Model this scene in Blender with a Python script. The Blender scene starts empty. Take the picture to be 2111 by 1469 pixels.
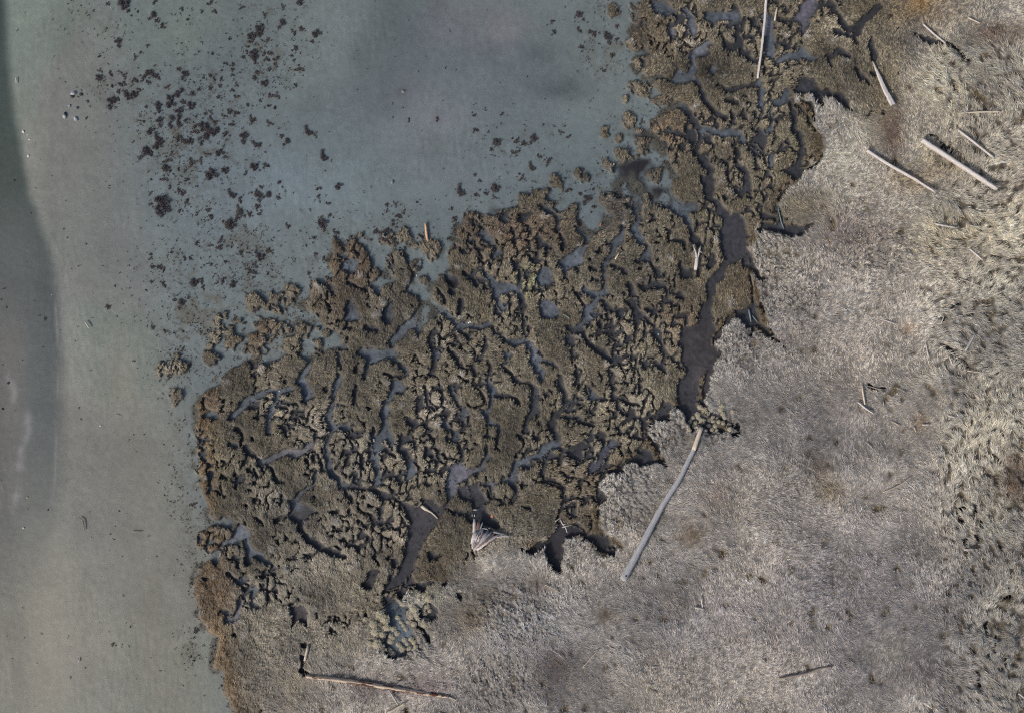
import bpy, math, random
import numpy as np
R = math.radians
rng = np.random.default_rng(7)
random.seed(7)
sc = bpy.context.scene
C = sc.collection

# ------------------------------------------------------------------ camera, sky, sun, exposure
CH = 60.0            # height of the drone above the mudflat, metres
PPM = 30.0           # photo pixels per metre at mud level
cam = bpy.data.cameras.new('camera'); camo = bpy.data.objects.new('camera', cam); C.objects.link(camo)
camo.location = (0, 0, CH); camo.rotation_euler = (0, 0, 0)
cam.sensor_width = 36.0; cam.lens = 36.0 * CH / (2111 / PPM)
cam.clip_start = 1.0; cam.clip_end = 2000.0
sc.camera = camo
SUN_EL = 36.0
SUN_DIR = np.array([-0.80, -0.60])       # horizontally towards the sun (lower left of the picture)
w = bpy.data.worlds.new("World"); sc.world = w; w.use_nodes = True
nt = w.node_tree; bg = nt.nodes['Background']; sky = nt.nodes.new('ShaderNodeTexSky')
sky.sky_type = 'NISHITA'; sky.sun_disc = False; sky.sun_elevation = R(SUN_EL)
sky.sun_rotation = math.atan2(SUN_DIR[0], SUN_DIR[1]); sky.dust_density = 4.0; sky.air_density = 1.0
nt.links.new(sky.outputs[0], bg.inputs[0]); bg.inputs[1].default_value = 0.115
sl = bpy.data.lights.new('sun', 'SUN'); so = bpy.data.objects.new('sun', sl); C.objects.link(so)
sl.energy = 2.25; sl.angle = R(6); sl.color = (1.0, 0.96, 0.91)
so.rotation_euler = (R(90 - SUN_EL), 0, math.atan2(SUN_DIR[1], SUN_DIR[0]) + R(90))
so.location = (-40, -30, 50)
sc.view_settings.view_transform = 'Standard'; sc.view_settings.look = 'None'
sc.cycles.filter_width = 1.15; sc.cycles.use_denoising = False
sc.view_settings.exposure = 0.0; sc.view_settings.gamma = 1.0

# ------------------------------------------------------------------ helpers
def lin(c):
    c = np.asarray(c, float) / 255.0
    return np.where(c <= 0.04045, c / 12.92, ((c + 0.055) / 1.055) ** 2.4)
def W(px, py, z=0.0):
    """photo pixel of something standing at height z -> world x, y"""
    k = (1 - z / CH) / PPM
    return (px - 1055.5) * k, (734.5 - py) * k
def tag(o, label=None, cat=None, group=None, kind=None):
    if label: o['label'] = label
    if cat: o['category'] = cat
    if group: o['group'] = group
    if kind: o['kind'] = kind
    return o
TILES = {'A': (1050, 0, 2.998), 'B': (1580, 0, 2.998), 'C': (400, 430, 3.97), 'D': (750, 430, 3.97), 'E': (1100, 430, 3.97),
         'F': (1450, 430, 2.670), 'G': (400, 780, 3.97), 'H': (750, 780, 3.97), 'I': (1100, 780, 3.97), 'J': (400, 1100, 3.98),
         'K': (750, 1100, 3.98), 'L': (1100, 1100, 3.982), 'M': (1580, 980, 3.004), 'N': (0, 980, 3.004), 'O': (0, 490, 2.998),
         'P': (0, 0, 2.998), 'Q': (520, 0, 2.998), 'X': (740, 1220, 10.49), 'Y': (1400, 820, 14.69), 'Z': (0, 0, 1.0),
         'S': (950, 1040, 13.354), 'T': (1380, 470, 13.35), 'U': (1240, 180, 4.32)}
def tp(t, x, y):
    a, b, s = TILES[t]; return a + x / s, b + y / s

# ------------------------------------------------------------------ survey of the marsh (creeks, pools, mats, and cliff shadows drawn as dark channels), read off as map coordinates
OUTLINE = """Z 1322,-240 1322,0 1327,18 1307,24 1306,36 1327,40 1333,44 1310,60 1283,87 1284,100 1303,103 1330,103 1333,110 1306,120 1300,127 1323,147 1333,157 1356,153 1383,160 1403,150 1427,160 1404,163 1378,164 1357,167 1353,174 1358,183 1383,190 1388,202 1385,212 1404,213 1430,225 1400,232 1385,230 1337,247 1334,260 1352,282 1367,298 1377,322 1388,347 1403,362 1378,372 1380,392 1400,412 1390,424 1366,412 1345,420 1334,412 1330,398 1318,402 1306,412 1283,396 1237,397 1240,415 1250,430 1262,447 1252,460 1230,480 1220,490 1208,495 1190,478 1192,440 1180,425 1150,438 1128,420 1112,395 1100,402 1080,418 1060,426 1035,432 1020,437 1008,448 990,435 970,436 951,448 948,465 941,480 946,500 930,505 924,503 919,543 926,561 911,571 893,591 886,616 900,635 905,655 870,680 850,655 860,640 863,606 833,600 843,581 838,538 823,518 810,518 799,536 810,571 813,583 788,586 780,606 770,600 764,581 781,569 781,555 777,551 763,558 764,533 756,516 735,496 748,488 748,481 737,483 720,488 713,502 700,500 700,480 685,478 682,503 687,518 682,546 685,571 702,579 677,574 677,591 665,593 652,578 639,581 634,616 627,621 632,636 650,646 672,669 685,677 693,685 700,700 712,712 725,720 702,722 692,715 675,722 672,730 652,732 649,750 634,770
 609,783 614,767 634,750 614,735 607,725 586,705 579,710 591,725 591,735 561,747 563,762 555,745 541,740 526,768 521,765 518,742 483,757 460,775 463,793 458,795 440,797 415,803 402,830 405,863 402,880 410,911 405,931 412,981 420,1019 428,1040 433,1065 470,1070 488,1075 480,1092 455,1085 435,1080 428,1095 410,1105 415,1133 430,1145 450,1140 452,1160 430,1168 405,1170 402,1205 412,1276 425,1298 460,1316 450,1326 447,1350 445,1374 463,1381 458,1395 460,1424 473,1452 480,1469 500,1680 2400,1700 2400,-240"""
SURVEY = """
A ~P 850,0 870,60 900,100 960,110 1010,90 1040,60 1000,40 950,10 940,0
A ~35 1080,60 1125,120 1135,200
A ~P 985,160 1030,180 1030,220 990,210
A ~50 1240,100 1320,100 1390,100
A 35 1400,30 1410,120 1420,200 1410,270 1430,310 1500,350 1540,370
A P 1310,200 1350,250 1400,280 1390,320 1330,320 1320,260
A ~P 1240,240 1160,270 1120,320 1140,360 1200,340 1250,290
A ~30 1130,340 1140,420 1120,480 1050,460
A ~P 1210,430 1260,420 1290,440 1260,470 1215,460
A ~P 900,480 1000,485 1080,470 1180,490 1160,515 1040,515 980,505
A 35 1150,510 1200,570 1220,640 1270,690 1330,730
A 25 1330,620 1400,640
A 35 1050,670 1090,690 1160,750 1200,810 1170,880 1150,950 1200,1000 1240,1070 1230,1130
A 52 1200,1110 1240,1190 1280,1260 1330,1330 1400,1400
A 25 1400,920 1420,1000 1460,1060 1470,1150 1420,1210
A P 1370,1150 1420,1180 1480,1130 1490,1170 1430,1230 1390,1200
A P 1300,990 1360,980 1350,1050 1310,1020
A ~35 1210,800 1290,830 1400,830 1430,860
A P 1460,110 1530,120 1530,180 1480,180
A P 1340,1320 1420,1320 1500,1469 1340,1469
A P 970,800 1050,800 1090,850 1070,890 1040,850 960,840
A ~P 930,1250 1000,1230 1090,1260 1170,1250 1180,1290 1080,1310 1060,1340 1000,1300 950,1290
A ~30 1080,1310 1110,1370 1130,1410
A P 700,1010 850,1010 850,1170 760,1190 640,1180 690,1100
A 55 790,1190 790,1290
A ~70 860,1150 940,1200 960,1080
A ~30 780,1310 800,1380 740,1440
A 20 1150,360 1240,330
A 20 1050,230 1110,300
A 22 1300,520 1370,560 1450,540 1530,520
A ~25 1540,500 1560,600 1570,700
A 20 1480,880 1560,930 1570,1020
B ~P 220,0 320,0 310,70 260,160 240,220 210,180 200,130 170,110 200,80
B ~P 60,350 170,330 210,290 310,350 270,370 180,360 100,400 50,400
B ~50 0,120 10,250 20,330
B 36 400,20 440,90 480,150 540,190 600,130 640,90 700,40
B 20 440,200 520,220 550,270
B 20 640,220 650,300 650,350
B P 630,320 665,320 670,370 630,370
B 28 380,350 440,320 500,350
B 25 380,370 400,420
B 22 580,430 585,480 620,510
B P 620,430 680,430 690,480 640,470
B 45 200,540 280,550 330,580 330,640
B 22 330,560 410,580 470,590 540,680
B P 180,500 250,480 310,520 260,550 200,545
B ~40 120,570 100,620 60,640
B ~25 40,680 40,790 0,810
B 32 140,620 160,740 190,840 200,930 190,980
B 14 180,640 250,740 290,810
B P 180,930 220,1020 200,1130 140,1100 90,1050 150,1030
B ~P 0,940 40,940 40,1040 0,1060
B 12 40,940 170,935
B 36 0,1400 110,1420 220,1430
B ~20 60,1260 90,1330 100,1400
B 14 130,1150 80,1220
B 22 290,60 340,30 400,20
B 20 40,130 150,120 200,140
C ~P 1190,450 1260,405 1330,420 1345,540 1270,545 1220,500
C ~P 1240,760 1300,770 1330,830 1370,880 1360,940 1330,960 1240,945 1170,960 1190,915 1240,900 1280,850
C 15 1120,640 1140,710
C 20 1390,640 1420,690
C ~P 1450,620 1520,610 1520,700 1470,700
C ~P 1560,830 1588,830 1588,940 1550,940
C ~P 1400,980 1480,990 1500,1010 1440,1020
C ~70 1380,1185 1480,1200 1588,1200
C ~35 1430,1200 1430,1300 1400,1380
C ~30 1180,1180 1200,1300
C ~50 930,1330 860,1400 890,1469
C 16 1060,760 1110,800
C 16 1250,600 1330,640 1380,660
C 20 1330,1260 1310,1330
C 20 480,1380 530,1340
D ~P 230,760 250,780 230,900 220,950 170,960 180,850 200,790
D ~60 470,650 500,760 440,880 370,950 280,1040 220,1110
D ~P 20,1160 170,1150 260,1160 270,1220 340,1260 380,1310 370,1360 300,1290 230,1240 120,1250 30,1280 40,1240
D ~40 540,790 640,830 720,890 770,940 850,960 950,950 1030,970 1100,1030 1170,1080 1240,1110 1330,1110 1390,1180 1400,1260 1440,1340 1450,1400
D ~30 960,500 1030,570 1070,640
D ~P 1060,590 1120,600 1230,650 1280,680 1180,680 1130,720 1080,690
D ~35 1100,690 1115,830
D ~P 640,540 760,570 760,640 720,640
D P 690,640 780,650 770,720 710,720
D 20 600,660 640,730 660,780
D 34 810,740 800,850
D 26 830,530 880,570 930,620
D 25 900,550 960,500
D ~P 940,190 1000,180 1030,240 1030,290 1120,340 1130,370 1080,390 1070,430 1020,410 1050,360 1030,310 960,280
D 25 930,130 990,180
D ~P 850,270 910,280 900,300 860,295
D ~P 790,330 830,350 820,380 800,400
D ~P 1100,60 1170,40 1220,110 1190,140 1120,100
D ~P 1290,60 1390,20 1400,60 1340,140 1270,130
D P 1340,170 1365,170 1360,260 1340,230
D 40 1450,0 1500,60 1588,60
D P 1190,420 1270,410 1290,480 1290,540 1240,500 1190,470
D 35 1270,520 1275,650
D ~P 1440,460 1500,470 1540,520 1520,600 1420,640 1400,580 1420,500
D P 1430,420 1470,440 1450,480
D ~30 1230,660 1290,700
D 35 1290,720 1310,800 1305,880 1320,960 1340,1040
D 15 1240,825 1300,840
D ~P 1440,730 1560,760 1588,800 1588,900 1500,910 1420,860 1430,800
D 22 1480,640 1560,600
D 30 760,950 820,1000 860,1060
D ~P 400,960 470,940 480,1000 460,1050 440,1110 420,1060
D 32 570,1000 560,1120 570,1250 550,1370
D ~P 550,1150 640,1180 610,1230 560,1220
D 25 690,1140 760,1200 790,1270
D 28 990,1090 970,1200 940,1230
D P 920,1190 990,1190 980,1240 930,1240
D 25 1010,1250 1020,1380 1040,1469
D 20 900,1280 900,1380
D 15 860,1270 900,1300
D 25 1120,1280 1180,1340 1240,1400 1340,1450
D ~28 1140,1190 1230,1210 1180,1240 1130,1270
D ~28 1430,1250 1500,1280 1588,1310
D ~P 230,1430 310,1400 350,1469 240,1469
D 20 170,1350 260,1370 370,1340
D ~P 0,960 100,990 80,1020 20,1000
D P 0,640 40,680 20,700 0,690
D 16 480,800 560,820 600,860
D 14 680,1100 740,1110
D 16 780,1380 850,1420
D 16 420,1200 470,1260
E 28 70,30 120,30 170,70 230,80
E 24 200,90 200,200
E 22 230,230 240,340
E P 320,160 380,150 380,200 340,220
E ~P 360,0 600,0 600,50 560,110 500,130 460,100 400,60
E 40 600,60 520,130 480,200 430,260
E ~P 340,320 440,290 430,340 400,400 430,430 380,470 300,480 270,540 220,500 210,450 260,400
E P 460,450 520,480 520,510 470,500
E P 220,500 260,520 300,580 300,600 250,560
E 20 340,490 350,520
E ~50 590,560 600,450 640,370 690,280 710,170
E ~40 590,500 590,620 610,700
E ~P 460,560 530,590 520,620 460,590
E ~38 410,660 480,710 560,700 610,680
E ~38 560,710 500,790 430,850 460,900 380,950
E 14 330,650 400,760 420,800
E 40 290,960 390,1000 440,1080 500,1150 580,1200 660,1240 690,1200
E P 300,930 400,960 420,1050 350,1050 290,990
E 24 580,1000 640,1060 680,1090 670,1180
E 26 530,930 540,1000 500,1040
E 14 460,920 480,970
E 26 580,800 590,900
E 32 560,740 660,840 760,830
E 28 700,890 740,860
E ~P 850,120 890,200 900,280 950,330 960,400 940,450 870,440 850,380 900,320 840,290 830,220
E 36 940,430 1000,500 1030,560
E 26 940,570 960,600 1020,620
E P 830,400 880,440 870,480 840,460
E 20 650,480 700,510
E P 690,490 750,500 760,560 720,560
E 38 860,640 960,620 1060,660 1080,700 1080,760 1110,770
E 20 900,600 910,660
E 34 780,620 800,700
E P 1020,740 1110,740 1110,780 1050,790 1040,860 1020,860
E P 1170,700 1210,690 1240,740 1200,780 1160,740
E 55 800,760 840,850 860,890
E 35 840,890 840,1090
E 36 900,880 960,960 1010,1020 1030,1090 1070,1200 1060,1330
E 26 970,1240 1020,1290 1060,1330
E 20 780,1260 850,1300
E 22 900,1260 920,1290
E 18 620,1290 640,1350 630,1430 680,1469
E 18 700,1300 740,1370
E 15 870,1370 880,1450
E 24 1090,200 1110,260 1170,270 1230,270 1250,330
E 15 1000,290 1060,280
E P 1060,130 1150,150 1140,180 1090,180
E P 1210,50 1260,60 1290,130 1330,200 1400,260 1420,310 1370,320 1290,280 1290,210 1250,110
E P 1210,410 1190,470 1200,560 1230,590 1290,580 1300,510 1230,480
E 36 1540,560 1500,610 1460,720 1420,830
E P 1400,820 1460,850 1490,950 1470,1040 1450,1130 1470,1200 1440,1290 1380,1380 1350,1469 1220,1469 1240,1300 1200,1170 1190,1070 1200,980 1270,960 1350,940 1390,870
F P 130,30 210,40 250,130 240,240 180,300 110,330 95,240 100,150 120,80
F 40 120,310 105,330 60,400 30,520 0,600
F 16 320,120 430,120 540,130 600,90
F P 400,80 470,90 540,110 530,130 430,120
F 12 495,130 500,160
F 20 240,250 270,310 290,370
F 12 290,375 330,380
F 12 255,370 265,470 280,560
F P 180,540 260,530 310,580 330,640 340,690 290,640 260,660 200,600
F 14 330,660 380,720 440,770
F 12 260,690 270,660
F 26 90,790 50,850 40,930 10,990
F 10 150,570 100,640 60,720 50,790
I P 1170,0 1340,0 1360,100 1340,170 1330,200 1380,270 1400,290 1340,320 1250,300 1230,240 1190,200 1170,140
I 40 1370,180 1450,260 1550,330 1600,350
I P 1250,310 1340,300 1400,290 1500,350 1540,400 1500,470 1400,430 1370,360 1320,420 1260,360
F 24 180,1190 210,1230 170,1240
G ~P 60,290 130,265 200,275 210,300 170,345 60,340
G ~46 300,310 370,240 430,160 530,130 620,90 700,110 790,90
G ~38 700,110 660,220 650,300 610,370 600,440
G ~P 830,0 930,0 940,60 1000,110 990,150 880,180 850,150 890,110 870,60
G 22 470,190 530,190 520,240
G ~42 1180,0 1160,80 1130,180 1100,270 1100,370 1150,410 1110,470 1100,560 1080,640 1120,760
G ~P 1150,400 1240,360 1300,370 1290,420 1200,410
G 28 1260,450 1400,470
G 22 1460,400 1480,470
G ~P 950,510 990,460 1060,480 1070,490 990,500
G 20 950,420 1000,450
G P 870,210 890,210 900,310 870,300
G 18 760,360 800,410 840,410
G P 330,400 370,400 380,480 400,540 380,550 360,480 320,450
G ~P 255,510 350,520 370,550 340,580 260,545
G 36 430,560 460,620 530,670
G ~50 530,670 640,650 740,610 840,600 940,550
G 22 900,640 930,710
G 18 960,650 980,690
G ~22 1000,780 980,850 920,910
G ~42 920,910 860,960 830,1050
G P 790,1010 850,1030 930,1060 1000,1100 910,1140 900,1180 840,1200 760,1160 790,1090
G 48 870,1150 890,1240 930,1310 1010,1330 1060,1380 1140,1430 1220,1469
G 26 600,700 640,780 700,820 740,850
G P 340,780 400,790 430,820 400,850 350,840
G 22 480,740 510,800
G ~28 350,830 350,880
G ~24 130,770 170,830 150,900
G ~20 170,850 120,940
G 14 220,790 270,810
G ~50 1120,760 1180,840 1230,910
G 28 1230,930 1290,990
G 32 1230,880 1340,880 1420,880 1480,900 1530,970 1588,970
G 32 1500,560 1490,700 1490,830 1440,870
G ~38 1540,200 1570,280 1560,380 1520,560
G P 1360,650 1410,650 1400,740 1370,720
G P 1210,570 1280,580 1290,620 1230,640 1200,690
G P 1400,210 1440,220 1450,260 1410,250
G 26 1310,60 1310,200
G P 960,930 990,940 990,990 960,980
G 22 1100,1070 1180,1080
G P 1060,1260 1130,1240 1220,1210 1220,1270 1140,1270
G 28 1350,1050 1430,1110 1470,1170 1560,1190
G 18 1350,1170 1390,1230
G ~P 270,1320 380,1180 430,1250 450,1330 400,1330 340,1350 280,1370 210,1440 190,1440 210,1370
G ~30 430,1330 460,1400 560,1450
G 22 520,1160 540,1210
G ~18 490,1150 520,1155
G 20 640,1150 740,1150 790,1130
G 16 720,190 780,220 820,200
G 18 780,420 860,300
H ~P 230,20 310,0 330,60 400,60 330,110 230,110
H ~42 220,120 180,200 160,280 180,380 200,520
H ~40 100,480 120,600 100,700 100,820
H P 60,400 100,430 80,480 60,450
H P 10,220 50,230 60,260 20,250
H 14 160,560 250,630
H 20 490,50 510,160 530,230 590,260
H ~30 720,70 760,130 770,200 820,240 850,280
H ~P 800,210 860,260 850,310 800,360 800,250
H P 330,290 430,320 450,370 540,380 600,410 570,430 520,390 450,390 420,430 390,440 390,390 340,350
H ~P 630,320 680,310 720,380 750,420 790,440 780,500 740,540 700,530 720,460 690,420 640,390
H 25 760,520 800,600 810,680
H 32 800,320 800,420
H ~35 1020,0 1050,80 1040,200 1030,270 1020,340 1100,400
H 28 1060,110 1100,150 1180,150 1240,170 1280,230
H 42 1390,90 1410,200 1340,330 1330,430
H 22 1220,10 1340,50 1400,80
H ~P 960,250 1040,260 1060,330 1000,330 960,290
H 15 1000,370 1000,480 1060,490 1090,560
H 20 1080,380 1110,420 1080,500
H P 1240,450 1300,460 1310,500 1260,510
H 38 1540,290 1550,430
H P 1380,460 1440,450 1440,510 1400,540
H 20 400,470 410,560
H 15 560,450 570,550
H 25 520,590 600,650 610,700
H P 905,510 925,520 920,560
H P 870,460 900,470 890,490
H ~P 1000,540 1030,540 1040,610 1070,650 1030,690 950,750 870,790 840,830 750,880 730,960 690,980 670,900 690,820 730,730 800,690 850,740 900,720 960,700 1000,640 990,590
H 25 690,960 690,1040
H ~P 370,660 420,700 430,770 370,840 330,840 340,760
H P 180,470 230,500 240,600 190,560
H 28 20,880 100,920 180,950 250,960
H P 60,880 120,920 160,970 100,960
H P 220,940 290,980 320,1020 480,1010 620,1060 700,1000 700,1080 600,1180 530,1280 480,1400 430,1469 330,1469 350,1330 380,1200 330,1120 290,1040
H 32 480,1010 560,1030 620,1080
H P 860,890 960,860 970,930 1010,1000 960,1040 1010,1040 1020,1110 1090,1170 1100,1230 980,1230 900,1180 860,1180 820,1130 830,1060 880,1070 880,1000
H 22 700,1070 760,1100 860,1100
H ~28 1240,730 1200,810 1060,860 1050,900
H P 1190,760 1270,740 1270,830 1210,830
H ~44 1250,700 1340,660 1430,640 1480,600 1550,560 1588,550
H P 1300,700 1370,690 1420,700 1360,740 1310,740
H 36 1210,840 1230,960 1200,1020
H 22 1040,850 1050,960 990,1010
H 20 0,1090 60,1130 150,1180 220,1190 240,1240
H 18 1300,1040 1380,1060
H 14 1430,850 1560,850
H 26 1480,680 1490,830
H 14 900,60 960,110 1000,200
H 14 860,200 900,250 980,210
H 12 440,960 560,1000
K P 1365,130 1410,90 1490,60 1450,100 1390,160 1370,200
K P 515,150 560,160 660,170 610,230 540,220
I 45 230,0 240,100 250,200 190,290 150,320 150,410 190,470 200,550
I P 10,100 50,150 60,280 0,330
I 34 0,470 30,490
I ~P 60,560 150,510 210,520 210,570 130,590 60,600
I 28 210,580 300,600 340,640 370,660
I P 320,530 400,540 460,525 460,580 380,600 370,640 330,620 310,580
I P 510,470 530,410 570,440 590,520 570,560 530,500
I 22 280,330 300,370
I 26 360,340 430,370 470,380
I 14 250,320 350,320
I ~P 440,60 490,100 540,150 500,180 480,230 440,170 450,110
I 22 480,180 490,270 520,290
I 14 540,150 600,170
I 22 620,0 630,60 660,80 650,160 690,180 690,250 740,290
I P 670,250 740,280 700,300
I P 720,160 750,150 870,210 800,220 730,210
I P 860,40 910,50 900,110 840,120
I P 600,270 630,290 610,300
I ~P 600,520 710,515 690,550 640,590 590,650 570,690 550,730 480,790 440,800 450,730 470,650 500,680 530,640 560,570 600,540
I 15 380,610 390,680
I 18 510,610 530,680
I 24 860,590 940,600
I P 740,690 850,620 900,600 980,640 1000,680 930,690 850,680 760,700
I 26 1000,680 1090,710
I P 640,755 700,725 755,735 750,760 680,755
I 28 520,850 530,960 560,980
I P 1060,180 1130,180 1130,220 1080,330 1010,340 960,350 1000,290 1080,240
I 14 910,400 910,450
I 14 0,830 130,860 230,890
I 22 260,900 240,1000 220,1080 200,1160
I P 190,1160 230,1190 330,1200 420,1230 510,1270 570,1300 610,1370 690,1370 660,1400 580,1400 530,1420 470,1330 380,1290 260,1290 230,1340 230,1469 130,1469 140,1350 60,1330 100,1320 150,1260
L P 120,180 130,80 230,80 235,150 215,300 190,340 120,250
L P 0,100 60,90 20,130 0,160
L P 520,130 600,200 670,190 650,160 600,130
L P 690,80 715,90 700,115
J ~35 420,80 450,150 520,190 570,220 600,250
J 26 450,170 450,250
J ~P 280,310 310,310 350,350 430,370 450,400 380,430 340,370 290,350
J ~20 490,450 500,560 520,600 470,610 420,560
J ~38 390,540 370,620 320,690 260,720
J ~P 190,650 240,620 300,640 250,690 200,670
J P 60,350 110,350 120,385 70,390
J P 290,830 330,830 330,860 300,860
J ~P 110,200 200,130 230,200 200,270 130,250
J P 690,210 820,190 870,200 780,210 760,240 740,200
J P 620,260 700,270 640,330 610,300
J 24 1000,90 1080,120 1140,180 1240,210
J P 900,150 990,150 960,190 920,180
J P 1360,390 1440,280 1520,290 1530,320 1470,360 1460,410 1460,450 1370,450
J P 740,575 800,600 870,590 940,670 920,710 950,770 920,770 890,730 850,730 800,765 790,740 820,700 790,660 800,630
J P 690,350 740,360 720,380
J 30 900,1010 890,1080 910,1150
J P 850,880 930,900 960,920 900,960
K P 370,0 530,0 480,100 430,200 400,300 340,400 280,450 200,470 180,500 250,530 270,560 170,570 160,480 210,390 270,320 300,200 340,120
K ~P 150,580 280,560 370,620 370,720 400,760 420,830 430,930 350,940 340,1000 260,1010 180,950 150,900 200,830 200,760 210,680
K P 440,600 520,580 600,600 600,700 560,720 480,680
K 22 420,680 480,790 530,890
K P 440,400 640,390 560,440 510,490 480,470 430,430
F 15 1318,738 1370,778 1412,830 1445,884
F 10 1575,360 1590,400 1578,430
F 12 1610,440 1650,470 1690,512
F 12 1345,540 1410,528
F 10 1430,585 1480,570
F 9 1315,620 1330,590
F 12 1590,1350 1650,1420
F 9 900,975 960,990 1010,994
M 18 1205,195 1212,215
M 16 1278,190 1284,215
M 20 1195,250 1212,300
M 20 1320,290 1352,335
M 24 1232,395 1255,425
M 18 1300,385 1330,390
M 18 1440,425 1460,440
M 16 1470,770 1520,760
M 26 1300,1240 1335,1290
M 14 1415,990 1425,1100
M 12 1380,1100 1378,1150
M 12 1360,900 1350,960
M 12 1480,1100 1500,1180
B 16 990,840 1050,850
B 18 1030,860 1100,920 1140,950
K P 750,490 800,490 810,530 760,530
B 26 920,215 1000,260 1090,262 1130,290
B 16 1130,290 1200,330 1245,390
"""
ISLES = """
C 600,990,115,80 540,1090,70,60 500,1140,90,60 280,1010,90,110 885,1010,60,55 790,1110,70,50 850,1110,50,40 1010,1110,30,60 1080,1030,25,25 1010,980,18,18 490,750,66,60 690,750,90,70 650,810,70,45 790,670,70,50 840,680,40,30
D 330,250,110,62 170,262,40,28 545,340,52,62 560,285,40,36 425,460,46,34 490,590,28,28 100,530,30,60
A 755,745,36,40 590,805,30,32 810,890,40,62 700,965,46,36 905,1100,56,44 615,1040,36,48 425,1055,26,32 480,1105,28,30 300,1130,32,46 760,525,26,22 830,575,52,38 930,630,50,22 880,610,50,20 955,525,44,34 1030,580,50,40 810,60,46,60 655,75,30,40 715,620,14,20 685,865,20,24 100,1235,60,34 200,1220,50,36 40,1310,50,40
O 1400,590,62,90 1300,740,40,60 1090,780,50,40 1005,800,30,44 1085,980,28,40
"""
# raised pale meadow, everything up-slope of the marsh edge
MEADOW = """Z 1880,-240 1862,0 1880,60 1862,110 1850,170 1832,230 1800,245 1760,230 1743,213 1727,200 1693,190 1633,187 1640,213 1670,213 1683,267 1698,293 1690,337 1657,343 1652,377 1623,383 1607,417 1625,440 1680,452 1678,460 1652,479 1607,477 1566,477 1547,520 1544,539 1557,569 1562,599 1574,655 1592,684 1581,692 1559,677 1514,645 1487,670 1469,715 1470,730 1461,790 1454,823 1450,838 1470,860 1500,862 1500,885 1450,880 1405,840 1385,835 1372,863 1352,866 1332,878 1329,891 1347,911 1364,929 1377,956 1352,954 1314,951 1291,956 1261,969 1249,976 1236,999 1239,1022 1230,1032 1233,1057 1230,1082 1246,1107 1255,1125 1274,1128 1263,1145 1248,1150 1236,1145 1220,1128 1200,1110 1165,1107 1158,1120 1159,1138 1154,1175 1148,1183 1130,1163 1128,1115 1115,1125 1100,1143 1092,1135 1060,1125 1016,1120 976,1145 948,1188 923,1200 876,1223 845,1210 820,1223 830,1260 860,1300 855,1335 800,1350 762,1290 762,1276 752,1276 722,1291 659,1351 634,1379 621,1351 600,1340 560,1380 535,1469 530,1700 2400,1700 2400,-240"""
TILL = []

# ------------------------------------------------------------------ rasters (2 photo pixels per cell)
CS = 2.0; X0, Y0 = -230.0, -210.0
NX, NY = 1286, 946
gx = X0 + CS * np.arange(NX); gy = Y0 + CS * np.arange(NY)
GX, GY = np.meshgrid(gx, gy)
fx = np.fft.rfftfreq(NX); fy = np.fft.fftfreq(NY)
FX, FY = np.meshgrid(fx, fy)
def gauss(a, s, sy=None):
    sy = s if sy is None else sy
    return np.fft.irfft2(np.fft.rfft2(a) * np.exp(-2 * math.pi ** 2 * (FX ** 2 * s * s + FY ** 2 * sy * sy)), s=(NY, NX))
def noise(s, seed, s2=None):
    r = np.random.default_rng(seed).standard_normal((NY, NX))
    n = gauss(r, s)
    if s2: n = n - gauss(r, s2)
    return n / n.std()
WGX = GX + 2.6 * noise(5, 61) + 1.5 * noise(1.8, 62); WGY = GY + 2.6 * noise(5, 63) + 1.5 * noise(1.8, 64)
def sst(a, b, x):
    t = np.clip((x - a) / (b - a), 0, 1); return t * t * (3 - 2 * t)
def fill(mask, pts, val=1.0):
    pts = np.array(pts)
    i0 = max(0, int((pts[:, 0].min() - X0) / CS) - 7); i1 = min(NX, int((pts[:, 0].max() - X0) / CS) + 9)
    j0 = max(0, int((pts[:, 1].min() - Y0) / CS) - 7); j1 = min(NY, int((pts[:, 1].max() - Y0) / CS) + 9)
    if i1 <= i0 or j1 <= j0: return
    x = WGX[j0:j1, i0:i1]; y = WGY[j0:j1, i0:i1]; ins = np.zeros(x.shape, bool)
    n = len(pts)
    for k in range(n):
        xa, ya = pts[k]; xb, yb = pts[(k + 1) % n]
        if ya == yb: continue
        c = ((ya > y) != (yb > y)) & (x < (xb - xa) * (y - ya) / (yb - ya) + xa)
        ins ^= c
    mask[j0:j1, i0:i1][ins] = val
def stroke(mask, pts, wd, val=1.0):
    h = max(wd / 2 * 1.15, 2.4)
    for k in range(len(pts) - 1):
        (xa, ya), (xb, yb) = pts[k], pts[k + 1]
        i0 = max(0, int((min(xa, xb) - h - X0) / CS) - 7); i1 = min(NX, int((max(xa, xb) + h - X0) / CS) + 9)
        j0 = max(0, int((min(ya, yb) - h - Y0) / CS) - 7); j1 = min(NY, int((max(ya, yb) + h - Y0) / CS) + 9)
        if i1 <= i0 or j1 <= j0: continue
        x = WGX[j0:j1, i0:i1]; y = WGY[j0:j1, i0:i1]
        dx, dy = xb - xa, yb - ya; L = dx * dx + dy * dy + 1e-9
        t = np.clip(((x - xa) * dx + (y - ya) * dy) / L, 0, 1)
        d = np.hypot(x - xa - t * dx, y - ya - t * dy)
        m = np.clip(h + 1.0 - d, 0, 1) * val
        mask[j0:j1, i0:i1] = np.maximum(mask[j0:j1, i0:i1], m)
def parse_pts(t, toks):
    out = []
    for q in toks:
        a = [float(v) for v in q.split(',')]
        out.append(tp(t, a[0], a[1]))
    return out
tk = OUTLINE.split(); VEG = np.zeros((NY, NX)); fill(VEG, parse_pts('Z', tk[1:]))
isle = np.zeros((NY, NX))
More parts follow.
